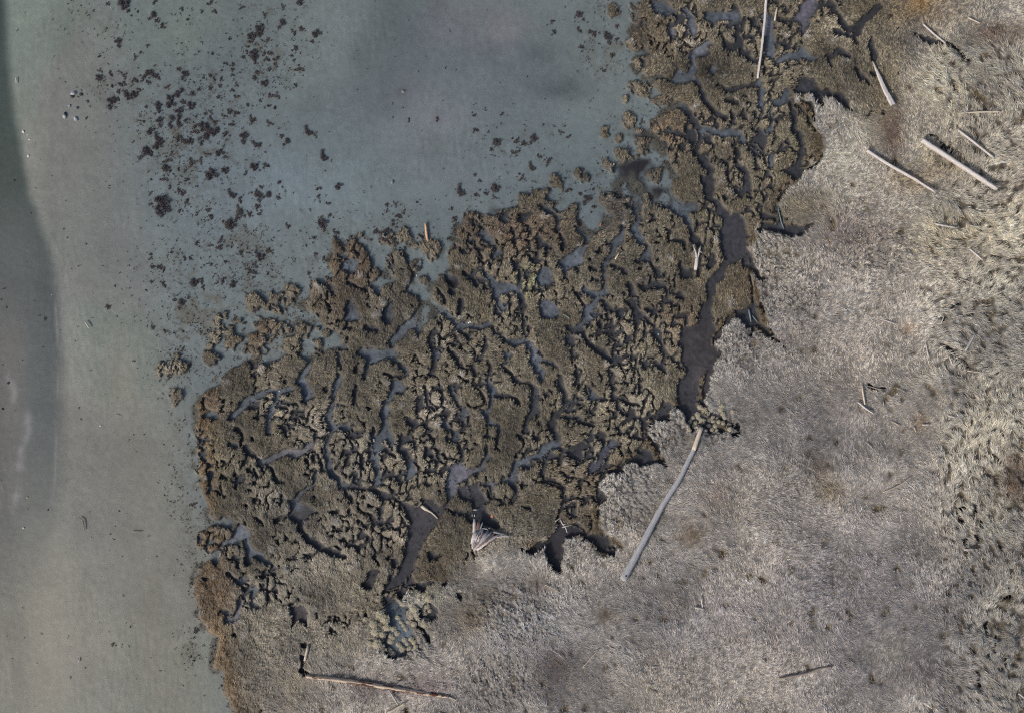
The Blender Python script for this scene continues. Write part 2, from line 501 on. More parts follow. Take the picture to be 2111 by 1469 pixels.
for ln in ISLES.strip().splitlines():
    tk = ln.split()
    for q in tk[1:]:
        x, y, rx, ry = [float(v) for v in q.split(',')]
        s = TILES[tk[0]][2]; cx, cy = tp(tk[0], x, y)
        d = np.hypot((GX - cx) / (rx / s), (GY - cy) / (ry / s))
        isle = np.maximum(isle, np.clip(1.25 - d * 0.75, 0, 1) * (d < 1.6))
CHN = np.zeros((NY, NX)); LGT = np.zeros((NY, NX))  # channels; some strips are cut dark only to stand for cliff shadow
for ln in SURVEY.strip().splitlines():
    tk = ln.split(); t = tk[0]; k = tk[1]; light = k.startswith('~'); k = k.lstrip('~')
    p = parse_pts(t, tk[2:])
    if k == 'P': fill(CHN, p)
    else: stroke(CHN, p, float(k) / TILES[t][2])
    if light:
        if k == 'P': fill(LGT, p)
        else: stroke(LGT, p, float(k) / TILES[t][2] + 4)
soft = np.zeros((NY, NX))
for cx, cy, rx, ry in ((590, 1390, 80, 110), (1850, 40, 80, 120), (1800, 200, 60, 110), (1010, 1110, 70, 40), (1650, 430, 40, 40), (690, 1320, 60, 50), (960, 1180, 40, 40), (800, 1290, 70, 50), (880, 1215, 40, 20)):
    soft = np.maximum(soft, np.exp(-(((GX - cx) / rx) ** 2 + ((GY - cy) / ry) ** 2)))
soft = sst(0.2, 0.6, soft)
n1 = noise(1.6, 11); n3 = noise(3.2, 12); n6 = noise(6, 13); n12 = noise(12, 14); n30 = noise(30, 15); n1b = noise(0.8, 16); n70 = noise(60, 17)
n2 = noise(1.1, 21, 3.0); n3b = noise(2.6, 18); n9 = noise(9, 19)
V = gauss(VEG, 1.2)
V = V + 0.20 * n3 * np.exp(-((V - 0.5) / 0.3) ** 2) + 0.18 * n1 * np.exp(-((V - 0.5) / 0.35) ** 2)
isl = isle + 0.30 * n3 * (isle > 0.05) + 0.22 * n1 * (isle > 0.05)
V = np.maximum(V, isl)
tkm = MEADOW.split(); pm = parse_pts('Z', tkm[1:]); ec = np.zeros((NY, NX)); stroke(ec, pm[3:-3], 4.6)
CHN = np.maximum(CHN, ec * (1 - soft) * sst(-0.9, 0.1, n6 + 0.5 * n3))
cb = gauss(CHN, 0.7)
c2 = cb + (0.19 * n3 + 0.17 * n1 + 0.06 * n1b) * np.exp(-((cb - 0.45) / 0.35) ** 2)
V = np.minimum(V, 1.0 - c2)
def cells(size, seed, ax=1.0, rot=0.0, warp=0.35, wn=None):
    """Worley cells: gap = F2 - F1 in cell units, id = random value of the nearest cell"""
    r = np.random.default_rng(seed); c, s_ = math.cos(rot), math.sin(rot)
    u = (GX * c + GY * s_) / size; v = (-GX * s_ + GY * c) / (size * ax)
    u = u + warp * wn[0]; v = v + warp * wn[1]
    u = u - u.min() + 1; v = v - v.min() + 1
    nu, nv = int(u.max()) + 3, int(v.max()) + 3
    ju = r.random((nv, nu)); jv = r.random((nv, nu)); idv = r.random((nv, nu))
    iu = u.astype(int); iv = v.astype(int)
    f1 = np.full(u.shape, 9.0); f2 = np.full(u.shape, 9.0); idd = np.zeros(u.shape)
    for a in (-1, 0, 1):
        for b in (-1, 0, 1):
            q, p = iu + a, iv + b
            d = np.hypot(q + ju[p, q] - u, p + jv[p, q] - v)
            nearer = d < f1
            f2 = np.where(nearer, f1, np.minimum(f2, d)); idd = np.where(nearer, idv[p, q], idd); f1 = np.where(nearer, d, f1)
    return f2 - f1, idd, f1
# small cracks between the lobes of the low marsh
gapA, idA, fA = cells(23, 51, 1.35, 0.35, 0.22, (n3, n3b)); gapB, idB, fB = cells(8.5, 52, 1.2, 0.6, 0.2, (n1, n3))
tk = MEADOW.split(); MD0 = np.zeros((NY, NX)); fill(MD0, parse_pts('Z', tk[1:]))
MD = sst(0.3, 0.7, gauss(MD0, 1.8) + 0.24 * n3b)            # 1 on the meadow
MDs = gauss(MD, 1.2) * (1 - soft) + gauss(MD0, 16) * soft
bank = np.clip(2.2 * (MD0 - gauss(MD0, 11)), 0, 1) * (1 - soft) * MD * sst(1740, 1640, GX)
crA = sst(0.18, 0.06, gapA - 0.05 * n12 - 0.04 * n30 + 0.03 * n3) * sst(-2.0, -0.5, n12 + 0.5 * n6)
crB = sst(0.20, 0.06, gapB) * sst(1.6, 2.3, n6 + 0.5 * n30)
calm = np.zeros((NY, NX))
for cx, cy, rx, ry in ((560, 1370, 150, 130), (1380, 800, 36, 40), (700, 1200, 90, 70), (1760, 120, 90, 120), (1500, 600, 60, 60), (1090, 1090, 90, 60), (900, 1130, 60, 60), (440, 1230, 60, 90)):
    calm = np.maximum(calm, np.exp(-(((GX - cx) / rx) ** 2 + ((GY - cy) / ry) ** 2)))
calm = sst(0.25, 0.7, calm)
crack = np.maximum(crA, crB) * (1 - gauss(MD, 3)) * (1 - calm)
V = V - 0.72 * gauss(crack, 0.55) * (V > 0.75)
nod = np.zeros((NY, NX))
for cx, cy, rx, ry in ((1600, 560, 50, 110), (1650, 600, 60, 60), (1530, 720, 50, 50), (1300, 1030, 70, 80), (1390, 890, 50, 40), (1480, 880, 60, 36), (1060, 1260, 110, 80), (830, 1310, 70, 60), (1030, 1400, 90, 70), (1800, 520, 110, 60)):
    nod = np.maximum(nod, np.exp(-(((GX - cx) / rx) ** 2 + ((GY - cy) / ry) ** 2)))
nod = np.clip(0.8 * sst(0.2, 0.8, nod) + 0.7 * bank, 0, 1) * MD
V = V - 0.30 * gauss(sst(0.30, 0.08, gapB), 0.5) * nod * sst(-0.4, 1.0, n6 + 0.5 * n3b)
VG = sst(0.40, 0.56, V)                                     # vegetation cover
lobes = sst(0.40, 0.95, gauss(VG, 2.0))                     # rounding of the mats towards their rims
# heights, metres
deep = sst(130, -40, GX - 118 + 0.09 * np.abs(GY - 800) - 60)
z = 0.012 * n30 + 0.006 * n9 + 0.002 * n1
z = z - 0.55 * sst(140, 0, GX + 40 * np.sin(GY / 300.0)) 
strip = sst(1900, 1985, GX + 20 * n12) * sst(60, 120, GY) 
clod = noise(2.2, 31, 5.0)
low = 0.13 + 0.08 * lobes + 0.012 * n3b + 0.016 * clod + 0.05 * (idA - 0.5) + 0.035 * sst(0, 0.5, gapA)
high = 0.33 + 0.02 * nod * clod + 0.10 * nod * (sst(0, 0.45, gapB) - 0.5) + 0.022 * clod * (0.7 + 1.8 * strip) + 0.015 * n6 + 0.05 * n12 + 0.035 * strip * np.clip(n3b, -1.5, 1.2)
land = low * (1 - MDs) + high * MDs
HZ = z * (1 - VG) + (z * 0.3 + land) * VG
rill = gauss(np.random.default_rng(71).standard_normal((NY, NX)), 1.2, 4.5); rill = rill / rill.std()
HZ = HZ + (1 - VG) * (0.003 * rill * sst(-0.5, 1.0, n30) + 0.05 * gauss(VG, 1.8))
ditch = (1 - VG) * gauss(VEG, 6) 
HZ = HZ - 0.05 * ditch
def samp(A, px, py):
    u = np.clip((np.asarray(px) - X0) / CS, 0, NX - 1.001); v = np.clip((np.asarray(py) - Y0) / CS, 0, NY - 1.001)
    i = u.astype(int); j = v.astype(int); a = u - i; b = v - j
    if A.ndim == 3: a = a[..., None]; b = b[..., None]
    return A[j, i] * (1 - a) * (1 - b) + A[j, i + 1] * a * (1 - b) + A[j + 1, i] * (1 - a) * b + A[j + 1, i + 1] * a * b
def hz(px, py): return float(samp(HZ, px, py))

# ------------------------------------------------------------------ what each patch of ground and grass is made of (own colours plus painted gap shade, sRGB 0..255)
def cmap(base, patches):
    A = np.ones((NY, NX, 3)) * np.array(base, float)
    for (cx, cy, rx, ry, col, st) in patches:
        m = (st * np.exp(-(((GX - cx) / rx) ** 2 + ((GY - cy) / ry) ** 2)))
        m = np.clip(m * (1 + 0.22 * n12 + 0.12 * n6), 0, 1)[..., None]
        A = A * (1 - m) + np.array(col, float) * m
    return A
def blobs(lst):
    A = np.zeros((NY, NX))
    for cx, cy, rx, ry, s in lst: A = np.maximum(A, s * np.exp(-(((GX - cx) / rx) ** 2 + ((GY - cy) / ry) ** 2)))
    return A
def mixm(A, m, col): m = np.clip(m, 0, 1)[..., None]; return A * (1 - m) + np.array(col, float) * m
MUD = cmap((115, 126, 127), [
    (820, 60, 50, 80, (82, 90, 92), .8), (1060, 110, 90, 24, (80, 90, 92), .8), (1150, 180, 60, 22, (82, 92, 94), .85), (820, 170, 60, 60, (88, 96, 96), .7), (900, 20, 30, 40, (90, 96, 98), .6), (745, 120, 30, 50, (92, 100, 100), .6), (1010, 40, 80, 40, (126, 124, 124), .5), (700, 330, 120, 120, (112, 126, 130), .6),
   
    (830, 90, 90, 70, (100, 110, 112), .8), (770, 210, 80, 50, (104, 113, 118), .6), (1070, 120, 60, 40, (100, 112, 116), .7), (1120, 170, 60, 26, (103, 114, 118), .7),
    (890, 305, 28, 34, (104, 106, 108), .7), (900, 243, 10, 9, (96, 92, 92), .9), (830, 188, 12, 14, (80, 86, 86), .7), (980, 60, 120, 60, (124, 124, 128), .6), (900, 240, 120, 110, (122, 124, 130), .5),
    (330, 60, 170, 90, (118, 130, 124), .8), (640, 150, 60, 200, (116, 126, 124), .5), (560, 380, 200, 90, (116, 130, 138), .6)])
MUD = MUD * 0.93
sand = sst(420, 250, GX - 0.18 * (GY - 700) + 12 * n30)
MUD = mixm(MUD, sand, (118, 121, 117))
MUD = mixm(MUD, sand * sst(0.4, 1.6, n30), (110, 120, 114))
MUD = mixm(MUD, 0.6 * sand * sst(550, 950, GY), (115, 116, 106))
MUD = mixm(MUD, 0.6 * sand * np.exp(-((GX - 120 - 0.10 * (GY - 500)) / 45) ** 2) * sst(420, 700, GY), (128, 127, 121))
MUD = mixm(MUD, 0.6 * np.exp(-((GX - 265 - 0.12 * (GY - 900)) / 34) ** 2) * sst(560, 800, GY), (118, 116, 108))
# the wet floor of the tidal channel along the left edge
edge = np.interp(GY, [-250, 190, 400, 480, 560, 640, 700, 800, 1000, 1080, 1250, 1469, 1700], [-10, 18, 55, 82, 104, 114, 118, 118, 112, 96, 60, 20, -10])
es = edge + 1.5 * n9
rim_w = np.interp(GY, [-250, 450, 650, 1100, 1700], [22, 26, 34, 60, 160])
wet = sst(3, -1.5, (GX - es) / rim_w * 4) * sst(1350, 850, GY)
MUD = mixm(MUD, 0.5 * sst(260, 60, GX) * sst(900, 1250, GY), (118, 116, 105))
MUD = mixm(MUD, wet * 0.95 * sst(700, 350, GY), (52, 64, 62))
MUD = mixm(MUD, wet * 0.85 * sst(350, 600, GY), (68, 75, 77))
MUD = mixm(MUD, 0.75 * wet * sst(480, 760, GY) * sst(40, 95, es - GX), (97, 96, 94))
smear = np.zeros((NY, NX))
for pts, wd in (([(20, 770), (30, 805), (28, 830)], 5), ([(60, 850), (58, 890), (52, 915)], 6), ([(40, 925), (36, 960)], 8), ([(42, 1002), (30, 1030), (24, 1052)], 6)):
    stroke(smear, pts, wd)
MUD = mixm(MUD, 0.5 * gauss(smear, 2.5), (170, 166, 170))
lip = np.exp(-((GX - edge - 1) / 2.4) ** 2) * sst(560, 640, GY) * sst(1090, 980, GY)
MUD = mixm(MUD, lip * 0.28 * sst(-1, 1, n12), (160, 152, 146))
# sediment floor inside the marsh
inm = sst(0.25, 0.75, gauss(VEG, 5))
lg = np.clip(gauss(LGT, 1.5), 0, 1)
floor_d = cmap((55, 56, 60), [(1310, 370, 60, 50, (48, 44, 48), 1), (1440, 730, 60, 110, (62, 59, 61), 1), (860, 1070, 60, 60, (64, 62, 66), 1), (810, 1180, 60, 60, (44, 43, 50), .9),
    (1170, 1130, 90, 50, (44, 42, 46), .9), (1510, 500, 40, 60, (66, 65, 70), 1), (990, 1060, 40, 30, (40, 42, 50), .9), (630, 1270, 40, 30, (56, 50, 54), 1), (1480, 870, 60, 40, (48, 48, 56), .9)])
floor_l = cmap((84, 91, 98), [(980, 980, 60, 60, (104, 100, 110), .8), (590, 930, 70, 20, (116, 110, 112), .8), (1250, 950, 60, 60, (78, 80, 92), .9), (500, 1110, 40, 40, (112, 118, 126), .8),
    (480, 1270, 60, 40, (120, 118, 120), .8), (620, 720, 70, 60, (96, 106, 116), .9), (1400, 120, 80, 80, (112, 112, 120), .6), (1660, 30, 60, 60, (106, 102, 112), .8), (820, 1270, 60, 50, (76, 88, 98), .9), (1140, 700, 60, 60, (88, 88, 100), .6)])
fl = floor_d * (1 - lg[..., None]) + floor_l * lg[..., None]
openness = sst(0.96, 0.55, gauss(VEG, 14))
fl = fl * (1 - 0.45 * openness[..., None]) + 0.45 * openness[..., None] * MUD
G = MUD * (1 - inm[..., None]) + fl * inm[..., None]
dk = np.zeros((NY, NX))
for ln in ("U 150,690 300,660 420,660 470,700 430,760 400,960 260,960 130,950 90,860 140,800", "U 280,380 420,400 560,500 600,600 520,620 430,520 330,500", "U 430,880 600,900 640,1050 560,1120 500,1040", "D 1000,10 1200,0 1400,30 1330,120 1180,60 1100,50", "D 640,560 770,560 780,640 700,640"):
    tk = ln.split(); fill(dk, parse_pts(tk[0], tk[1:]))
dk = np.clip(gauss(dk, 2.0) + 0.25 * n3 * gauss(dk, 3) * 2, 0, 1)
G = mixm(G, dk * (0.9 + 0.08 * np.clip(n3, -1, 1)), (30, 29, 34))
fr0 = np.exp(-((gauss(VEG, 6) - 0.30) / 0.2) ** 2) * sst(-0.2, 1.0, n6 * 0.6 + n3 * 0.7) * sst(0.03, 0.2, gauss(VEG, 6))
# litter of dark weed flecks between the clumps on the flat
weedy = blobs([(395, 620, 60, 110, 1.1), (470, 520, 90, 60, 1.0), (380, 740, 45, 50, 1.2), (440, 760, 40, 30, 1.2), (1300, 370, 60, 50, 1.5), (1345, 310, 60, 70, 1.3), (1390, 400, 50, 40, 1.2), (1240, 380, 60, 40, .9), (620, 640, 70, 50, .8), (480, 720, 70, 50, 1), (440, 590, 130, 60, 1), (400, 280, 110, 140, .85), (540, 100, 70, 120, .8), (700, 520, 90, 60, .7), (440, 700, 60, 60, 1), (1060, 300, 90, 40, .35), (1130, 400, 120, 40, .7), (1250, 60, 50, 100, .6), (250, 40, 120, 40, .3), (250, 180, 50, 60, .5), (370, 760, 40, 60, .9), (1330, 300, 40, 60, .7), (850, 470, 90, 40, .5), (600, 700, 60, 40, .7), (370, 950, 30, 120, .5), (400, 1060, 30, 120, .6), (390, 1330, 30, 60, .6)])
G = mixm(G, (1 - VG) * (1 - inm) * weedy * sst(-0.2, 1.3, n3 * 0.7 + n12 * 0.6) * 0.75, (88, 87, 78))
G = mixm(G, (1 - VG) * (1 - inm) * sst(0.9, 1.8, n1b) * weedy * 0.55, (46, 44, 47))
G = mixm(G, (1 - VG) * np.clip(fr0 * 1.3, 0, 0.8), (76, 75, 68))
G = G * (1 + (0.03 * n2 + 0.03 * n1b + 0.045 * n6)[..., None] * (inm * (1 - VG))[..., None] * 1.6)
# grass colours
LOWC = cmap((124, 114, 90), [
    (1390, 270, 70, 60, (122, 100, 76), .9), (1340, 60, 70, 60, (112, 96, 72), .9), (1080, 480, 120, 50, (112, 92, 70), .9), (1270, 430, 50, 40, (112, 102, 92), .8), (940, 480, 50, 60, (112, 94, 72), .8),
    (720, 540, 60, 60, (116, 94, 68), 1), (540, 690, 40, 40, (112, 90, 66), .9), (700, 620, 60, 50, (116, 98, 76), .8), (1090, 580, 20, 30, (122, 124, 82), .8), (1010, 700, 40, 30, (112, 104, 84), .6),
    (425, 830, 26, 34, (126, 94, 66), 1), (415, 890, 20, 20, (128, 116, 74), .8), (425, 965, 34, 50, (132, 118, 74), .95), (430, 1035, 20, 30, (136, 116, 68), .9), (440, 1110, 30, 30, (118, 96, 62), .9),
    (440, 1220, 46, 60, (128, 96, 64), .95), (455, 1330, 18, 50, (132, 100, 60), .9), (475, 1430, 30, 60, (128, 96, 64), .9), (560, 1400, 60, 80, (142, 130, 108), .8), (620, 1170, 90, 50, (138, 128, 104), .6),
    (1400, 640, 70, 60, (112, 96, 72), .9), (1520, 590, 40, 50, (112, 96, 72), .9), (1640, 290, 40, 60, (126, 116, 82), .8), (1400, 790, 90, 50, (124, 116, 90), .8), (1200, 1020, 40, 80, (112, 96, 74), .9), (1180, 960, 50, 40, (116, 98, 70), .8),
    (1450, 40, 100, 60, (126, 114, 90), .7), (1720, 100, 80, 60, (138, 126, 100), .9), (1820, 160, 50, 90, (140, 126, 98), .9), (1900, 10, 90, 40, (146, 116, 74), .95), (1780, 10, 60, 30, (124, 110, 82), .8),
    (880, 1120, 60, 60, (124, 110, 84), .8), (1080, 1100, 60, 40, (136, 128, 108), .9), (900, 1160, 40, 40, (122, 102, 74), .8), (720, 960, 40, 70, (132, 126, 110), .9), (760, 1090, 70, 60, (134, 120, 100), .7), (650, 870, 40, 60, (138, 128, 112), .6), (580, 1040, 60, 50, (132, 126, 110), .7),
    (1200, 560, 60, 60, (128, 120, 96), .5), (1330, 560, 60, 50, (132, 122, 98), .6), (590, 770, 40, 30, (134, 122, 102), .7), (900, 840, 40, 30, (138, 126, 112), .8), (1660, 60, 40, 40, (130, 118, 92), .7)])
HIGHC = cmap((176, 168, 158), [
    (1980, 200, 160, 260, (180, 173, 154), .95), (2100, 500, 170, 300, (176, 170, 155), .95), (2060, 900, 110, 700, (182, 176, 160), .9), (1900, 15, 70, 36, (156, 122, 76), 1), (1820, 180, 40, 100, (160, 148, 116), .8), (1730, 320, 80, 110, (180, 174, 158), .8),
    (1660, 430, 60, 36, (150, 138, 112), .8), (1760, 480, 100, 40, (134, 122, 118), .75), (1840, 270, 24, 60, (122, 104, 92), .9), (1610, 560, 40, 90, (178, 170, 156), .6), (1950, 340, 50, 40, (156, 134, 98), .5), (1880, 370, 40, 30, (152, 126, 90), .5),
    (2060, 70, 60, 22, (126, 104, 88), .8), (1620, 700, 60, 30, (136, 124, 112), .5), (1560, 800, 80, 90, (176, 170, 164), .6), (2095, 990, 26, 50, (110, 90, 74), .9), (2075, 1240, 12, 10, (92, 84, 62), .9), (1900, 1380, 70, 30, (130, 120, 118), .8), (1840, 1330, 30, 36, (184, 182, 156), .8),
    (960, 1270, 50, 34, (120, 102, 80), .85), (1000, 1225, 30, 26, (110, 102, 86), .8), (1150, 1380, 46, 46, (118, 104, 96), .85), (1108, 1205, 26, 22, (112, 100, 90), .85), (1250, 1265, 16, 12, (110, 84, 54), 1), (1400, 1250, 30, 26, (142, 126, 106), .6), (1430, 1100, 26, 22, (138, 118, 96), .8), (1490, 1030, 40, 40, (158, 140, 124), .6),
    (1690, 960, 24, 20, (132, 110, 84), .8), (1710, 1010, 30, 26, (134, 118, 88), .7), (1870, 680, 14, 12, (160, 128, 96), .5), (1900, 870, 14, 24, (150, 120, 88), .7), (880, 1230, 60, 20, (190, 186, 158), .8), (700, 1330, 60, 40, (162, 154, 134), .9), (600, 1420, 60, 60, (158, 146, 124), .9), (760, 1420, 40, 30, (124, 114, 112), .8), (870, 1410, 60, 30, (134, 122, 118), .7),
    (1700, 850, 120, 80, (170, 160, 150), .7), (1500, 1300, 220, 90, (158, 152, 148), .8), (1340, 1380, 120, 80, (164, 158, 152), .7), (1740, 1230, 200, 160, (166, 158, 156), .7), (1100, 1280, 90, 60, (180, 176, 172), .7), (1310, 1010, 60, 70, (182, 176, 168), .8), (1960, 480, 120, 60, (182, 172, 148), .8), (1640, 640, 40, 40, (172, 162, 148), .6), (860, 1290, 30, 10, (120, 106, 84), .8)])
LOWC = mixm(LOWC, 0.5 * sst(-0.2, 1.4, n30 + 0.5 * n12) * sst(560, 760, GY) * sst(1450, 1300, GX), (146, 138, 118))
LOWC = mixm(LOWC, sst(465, 520, GX) * blobs([(600, 1330, 120, 130, .95), (640, 1190, 90, 60, .6), (700, 1100, 60, 40, .5)]) , (160, 151, 132))
LOWC = mixm(LOWC, 0.85 * np.exp(-((GX - np.interp(GY, [800, 1000, 1200, 1469], [415, 425, 425, 480])) / 22) ** 2) * sst(780, 830, GY), (140, 108, 68))
LOWC = LOWC.mean(-1, keepdims=True) * (np.array([1.03, 1.0, 0.955]) * 0.49 * (1 + 0.05 * n12[..., None])) + LOWC * 0.62 * (1 + 0.07 * n12 + 0.06 * n9)[..., None]
HIGHC = HIGHC.mean(-1, keepdims=True) * 0.20 + HIGHC * 0.86
LOWC = mixm(LOWC, np.clip(2.2 * gauss(MD0, 9) * (1 - MD) * (1 - soft), 0, 0.8), (112, 97, 74))
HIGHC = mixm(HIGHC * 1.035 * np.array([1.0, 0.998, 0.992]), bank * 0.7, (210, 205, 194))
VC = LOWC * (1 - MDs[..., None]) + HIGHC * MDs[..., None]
VC = VC * (1 + 0.035 * n12[..., None] + 0.045 * n30[..., None] * np.array([1, 0.9, 0.7]) + 0.03 * n6[..., None])
VC = VC * (1 + 0.12 * (idA - 0.5) * (1 - MDs) + 0.10 * (idB - 0.5))[..., None]
SOIL_SHADED = mixm(VC * 0.66, 0.9 * nod * sst(0.22, 0.08, gapB), (76, 70, 66))  # soil under the grass, with shade painted into gaps between turf clumps
SOIL_SHADED = mixm(SOIL_SHADED, 0.8 * strip * sst(0.5, 1.3, clod + 0.5 * n3b) * -1 + 0.8 * strip * sst(-0.3, -1.2, clod + 0.5 * n3b), (84, 76, 64))  # low spots of the strip coloured dark as shadow pockets
rim = sst(0.97, 0.75, lobes)[..., None]
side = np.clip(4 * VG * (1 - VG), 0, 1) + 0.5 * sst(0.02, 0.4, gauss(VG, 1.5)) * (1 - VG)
G = G * (1 - VG[..., None]) + SOIL_SHADED * VG[..., None]
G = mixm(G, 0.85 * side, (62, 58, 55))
G = G * (1 + ((1 - VG) * (1 - inm))[..., None] * (0.018 * n30[..., None] * np.array([1.0, 0.95, 0.8]) + 0.015 * n12[..., None] + 0.008 * n70[..., None] * np.array([1, 0.2, -0.6])))
G = np.clip(G * (1 + 0.015 * n1[..., None]), 4, 250)

# ------------------------------------------------------------------ materials
def mat(name, rough=0.9, attr=None, col=None, noise_scale=None, amp=0.3, bump=None, bscale=40, spec=0.3, wave=None, stretch=None, translucent=0.0):
    m = bpy.data.materials.new(name); m.use_nodes = True; t = m.node_tree; N = t.nodes; Lk = t.links
    b = N['Principled BSDF']; b.inputs['Roughness'].default_value = rough; b.inputs['Specular IOR Level'].default_value = spec
    if attr:
        a = N.new('ShaderNodeAttribute'); a.attribute_name = attr; c = a.outputs['Color']
    else:
        a = N.new('ShaderNodeRGB'); a.outputs[0].default_value = (*lin(col), 1); c = a.outputs[0]
    tc = N.new('ShaderNodeTexCoord'); mp = N.new('ShaderNodeMapping'); Lk.new(tc.outputs['Object'], mp.inputs[0])
    if stretch: mp.inputs['Scale'].default_value = stretch
    if noise_scale:
        n = N.new('ShaderNodeTexNoise'); n.inputs['Scale'].default_value = noise_scale; n.inputs['Detail'].default_value = 6; n.inputs['Roughness'].default_value = 0.65
        Lk.new(mp.outputs[0], n.inputs['Vector'])
        mr = N.new('ShaderNodeMapRange'); mr.inputs[1].default_value = 0.28; mr.inputs[2].default_value = 0.72
        mr.inputs[3].default_value = 1 - amp; mr.inputs[4].default_value = 1 + amp; Lk.new(n.outputs[0], mr.inputs[0])
        mm = N.new('ShaderNodeVectorMath'); mm.operation = 'SCALE'; Lk.new(c, mm.inputs[0]); Lk.new(mr.outputs[0], mm.inputs['Scale']); c = mm.outputs[0]
    Lk.new(c, b.inputs['Base Color'])
    if bump:
        n2 = N.new('ShaderNodeTexNoise'); n2.inputs['Scale'].default_value = bscale; n2.inputs['Detail'].default_value = 5; Lk.new(mp.outputs[0], n2.inputs['Vector'])
        bp = N.new('ShaderNodeBump'); bp.inputs['Strength'].default_value = bump; bp.inputs['Distance'].default_value = 0.03
        Lk.new(n2.outputs[0], bp.inputs['Height']); Lk.new(bp.outputs[0], b.inputs['Normal'])
    return m
M_ground = mat('marsh_ground', 0.62, attr='Col', noise_scale=9, amp=0.10, bump=0.35, bscale=14, spec=0.35)
t = M_ground.node_tree     # grain: two finer octaves multiplied on
def grain(m, scale, amp):
    t = m.node_tree; N = t.nodes; Lk = t.links; b = N['Principled BSDF']
    src = b.inputs['Base Color'].links[0].from_socket
    tc = N.new('ShaderNodeTexCoord'); n = N.new('ShaderNodeTexNoise'); n.inputs['Scale'].default_value = scale; n.inputs['Detail'].default_value = 2
    Lk.new(tc.outputs['Object'], n.inputs['Vector'])
    mr = N.new('ShaderNodeMapRange'); mr.inputs[1].default_value = 0.25; mr.inputs[2].default_value = 0.75; mr.inputs[3].default_value = 1 - amp; mr.inputs[4].default_value = 1 + amp
    Lk.new(n.outputs[0], mr.inputs[0]); mm = N.new('ShaderNodeVectorMath'); mm.operation = 'SCALE'
    Lk.new(src, mm.inputs[0]); Lk.new(mr.outputs[0], mm.inputs['Scale']); Lk.new(mm.outputs[0], b.inputs['Base Color'])
grain(M_ground, 26, 0.26); grain(M_ground, 1.1, 0.05); grain(M_ground, 3.0, 0.05)
M_grass = mat('dead_grass', 0.8, attr='Col', spec=0.15)
M_weed = mat('dark_weed', 0.6, attr='Col', spec=0.3)
M_stone = mat('stone', 0.8, attr='Col', spec=0.3)

def new_mesh(name, verts, faces_quads=None, tris=None, cols=None, m=None, smooth=False, parent=None):
    verts = np.asarray(verts, np.float32); me = bpy.data.meshes.new(name)
    nq = 0 if faces_quads is None else len(faces_quads); ntri = 0 if tris is None else len(tris)
    me.vertices.add(len(verts)); me.vertices.foreach_set('co', verts.ravel())
    idx = []; 
    if nq: idx.append(np.asarray(faces_quads, np.int32).ravel())
    if ntri: idx.append(np.asarray(tris, np.int32).ravel())
    idx = np.concatenate(idx); me.loops.add(len(idx)); me.loops.foreach_set('vertex_index', idx)
    st = np.concatenate([np.arange(nq) * 4, nq * 4 + np.arange(ntri) * 3]).astype(np.int32)
    me.polygons.add(nq + ntri); me.polygons.foreach_set('loop_start', st)
    if smooth: me.polygons.foreach_set('use_smooth', np.ones(nq + ntri, bool))
    me.update(calc_edges=True)
    if cols is not None:
        a = me.color_attributes.new('Col', 'FLOAT_COLOR', 'POINT'); c4 = np.ones((len(verts), 4), np.float32); c4[:, :3] = cols
        a.data.foreach_set('color', c4.ravel())
    if m: me.materials.append(m)
    me.validate()
    o = bpy.data.objects.new(name, me); C.objects.link(o)
    if parent: o.parent = parent
    return o

# ------------------------------------------------------------------ ground: one sheet, fine in the middle, running out to the horizon
k = (1 - HZ / CH) / PPM
vx = (GX - 1055.5) * k; vy = (734.5 - GY) * k
verts = np.stack([vx, vy, HZ], -1).reshape(-1, 3)
ii, jj = np.meshgrid(np.arange(NX - 1), np.arange(NY - 1)); a = (jj * NX + ii).ravel()
quads = np.stack([a, a + NX, a + NX + 1, a + 1], -1)
cols = lin(G).reshape(-1, 3)
ring = np.concatenate([np.arange(NX), np.arange(1, NY) * NX + NX - 1, (NY - 1) * NX + np.arange(NX - 2, -1, -1), np.arange(NY - 2, 0, -1) * NX])
ov = verts[ring].copy(); sc_ = np.linalg.norm(ov[:, :2], axis=1, keepdims=True)
mid = ov.copy(); mid[:, :2] *= 1.5; far = ov.copy(); far[:, :2] *= 22
rc = cols[ring]; n0 = len(verts); nr = len(ring)
def smo(a, n=60):
    kk = np.ones(n) / n; return np.stack([np.convolve(np.concatenate([a[-n:], a[:, ], a[:n]])[:, q], kk, 'same')[n:-n] for q in range(a.shape[1])], -1)
mid[:, 2] = smo(mid[:, 2:3])[:, 0]; far[:, 2] = smo(mid[:, 2:3], 200)[:, 0]
verts = np.concatenate([verts, mid, far]); cols = np.concatenate([cols, smo(rc), smo(rc, 200)])
r = np.arange(nr); r2 = (r + 1) % nr
q1 = np.stack([ring[r], ring[r2], n0 + r2, n0 + r], -1); q2 = np.stack([n0 + r, n0 + r2, n0 + nr + r2, n0 + nr + r], -1)
ground = new_mesh('ground', verts, np.concatenate([quads, q1, q2]), None, cols, M_ground, smooth=True)
tag(ground, kind='structure')

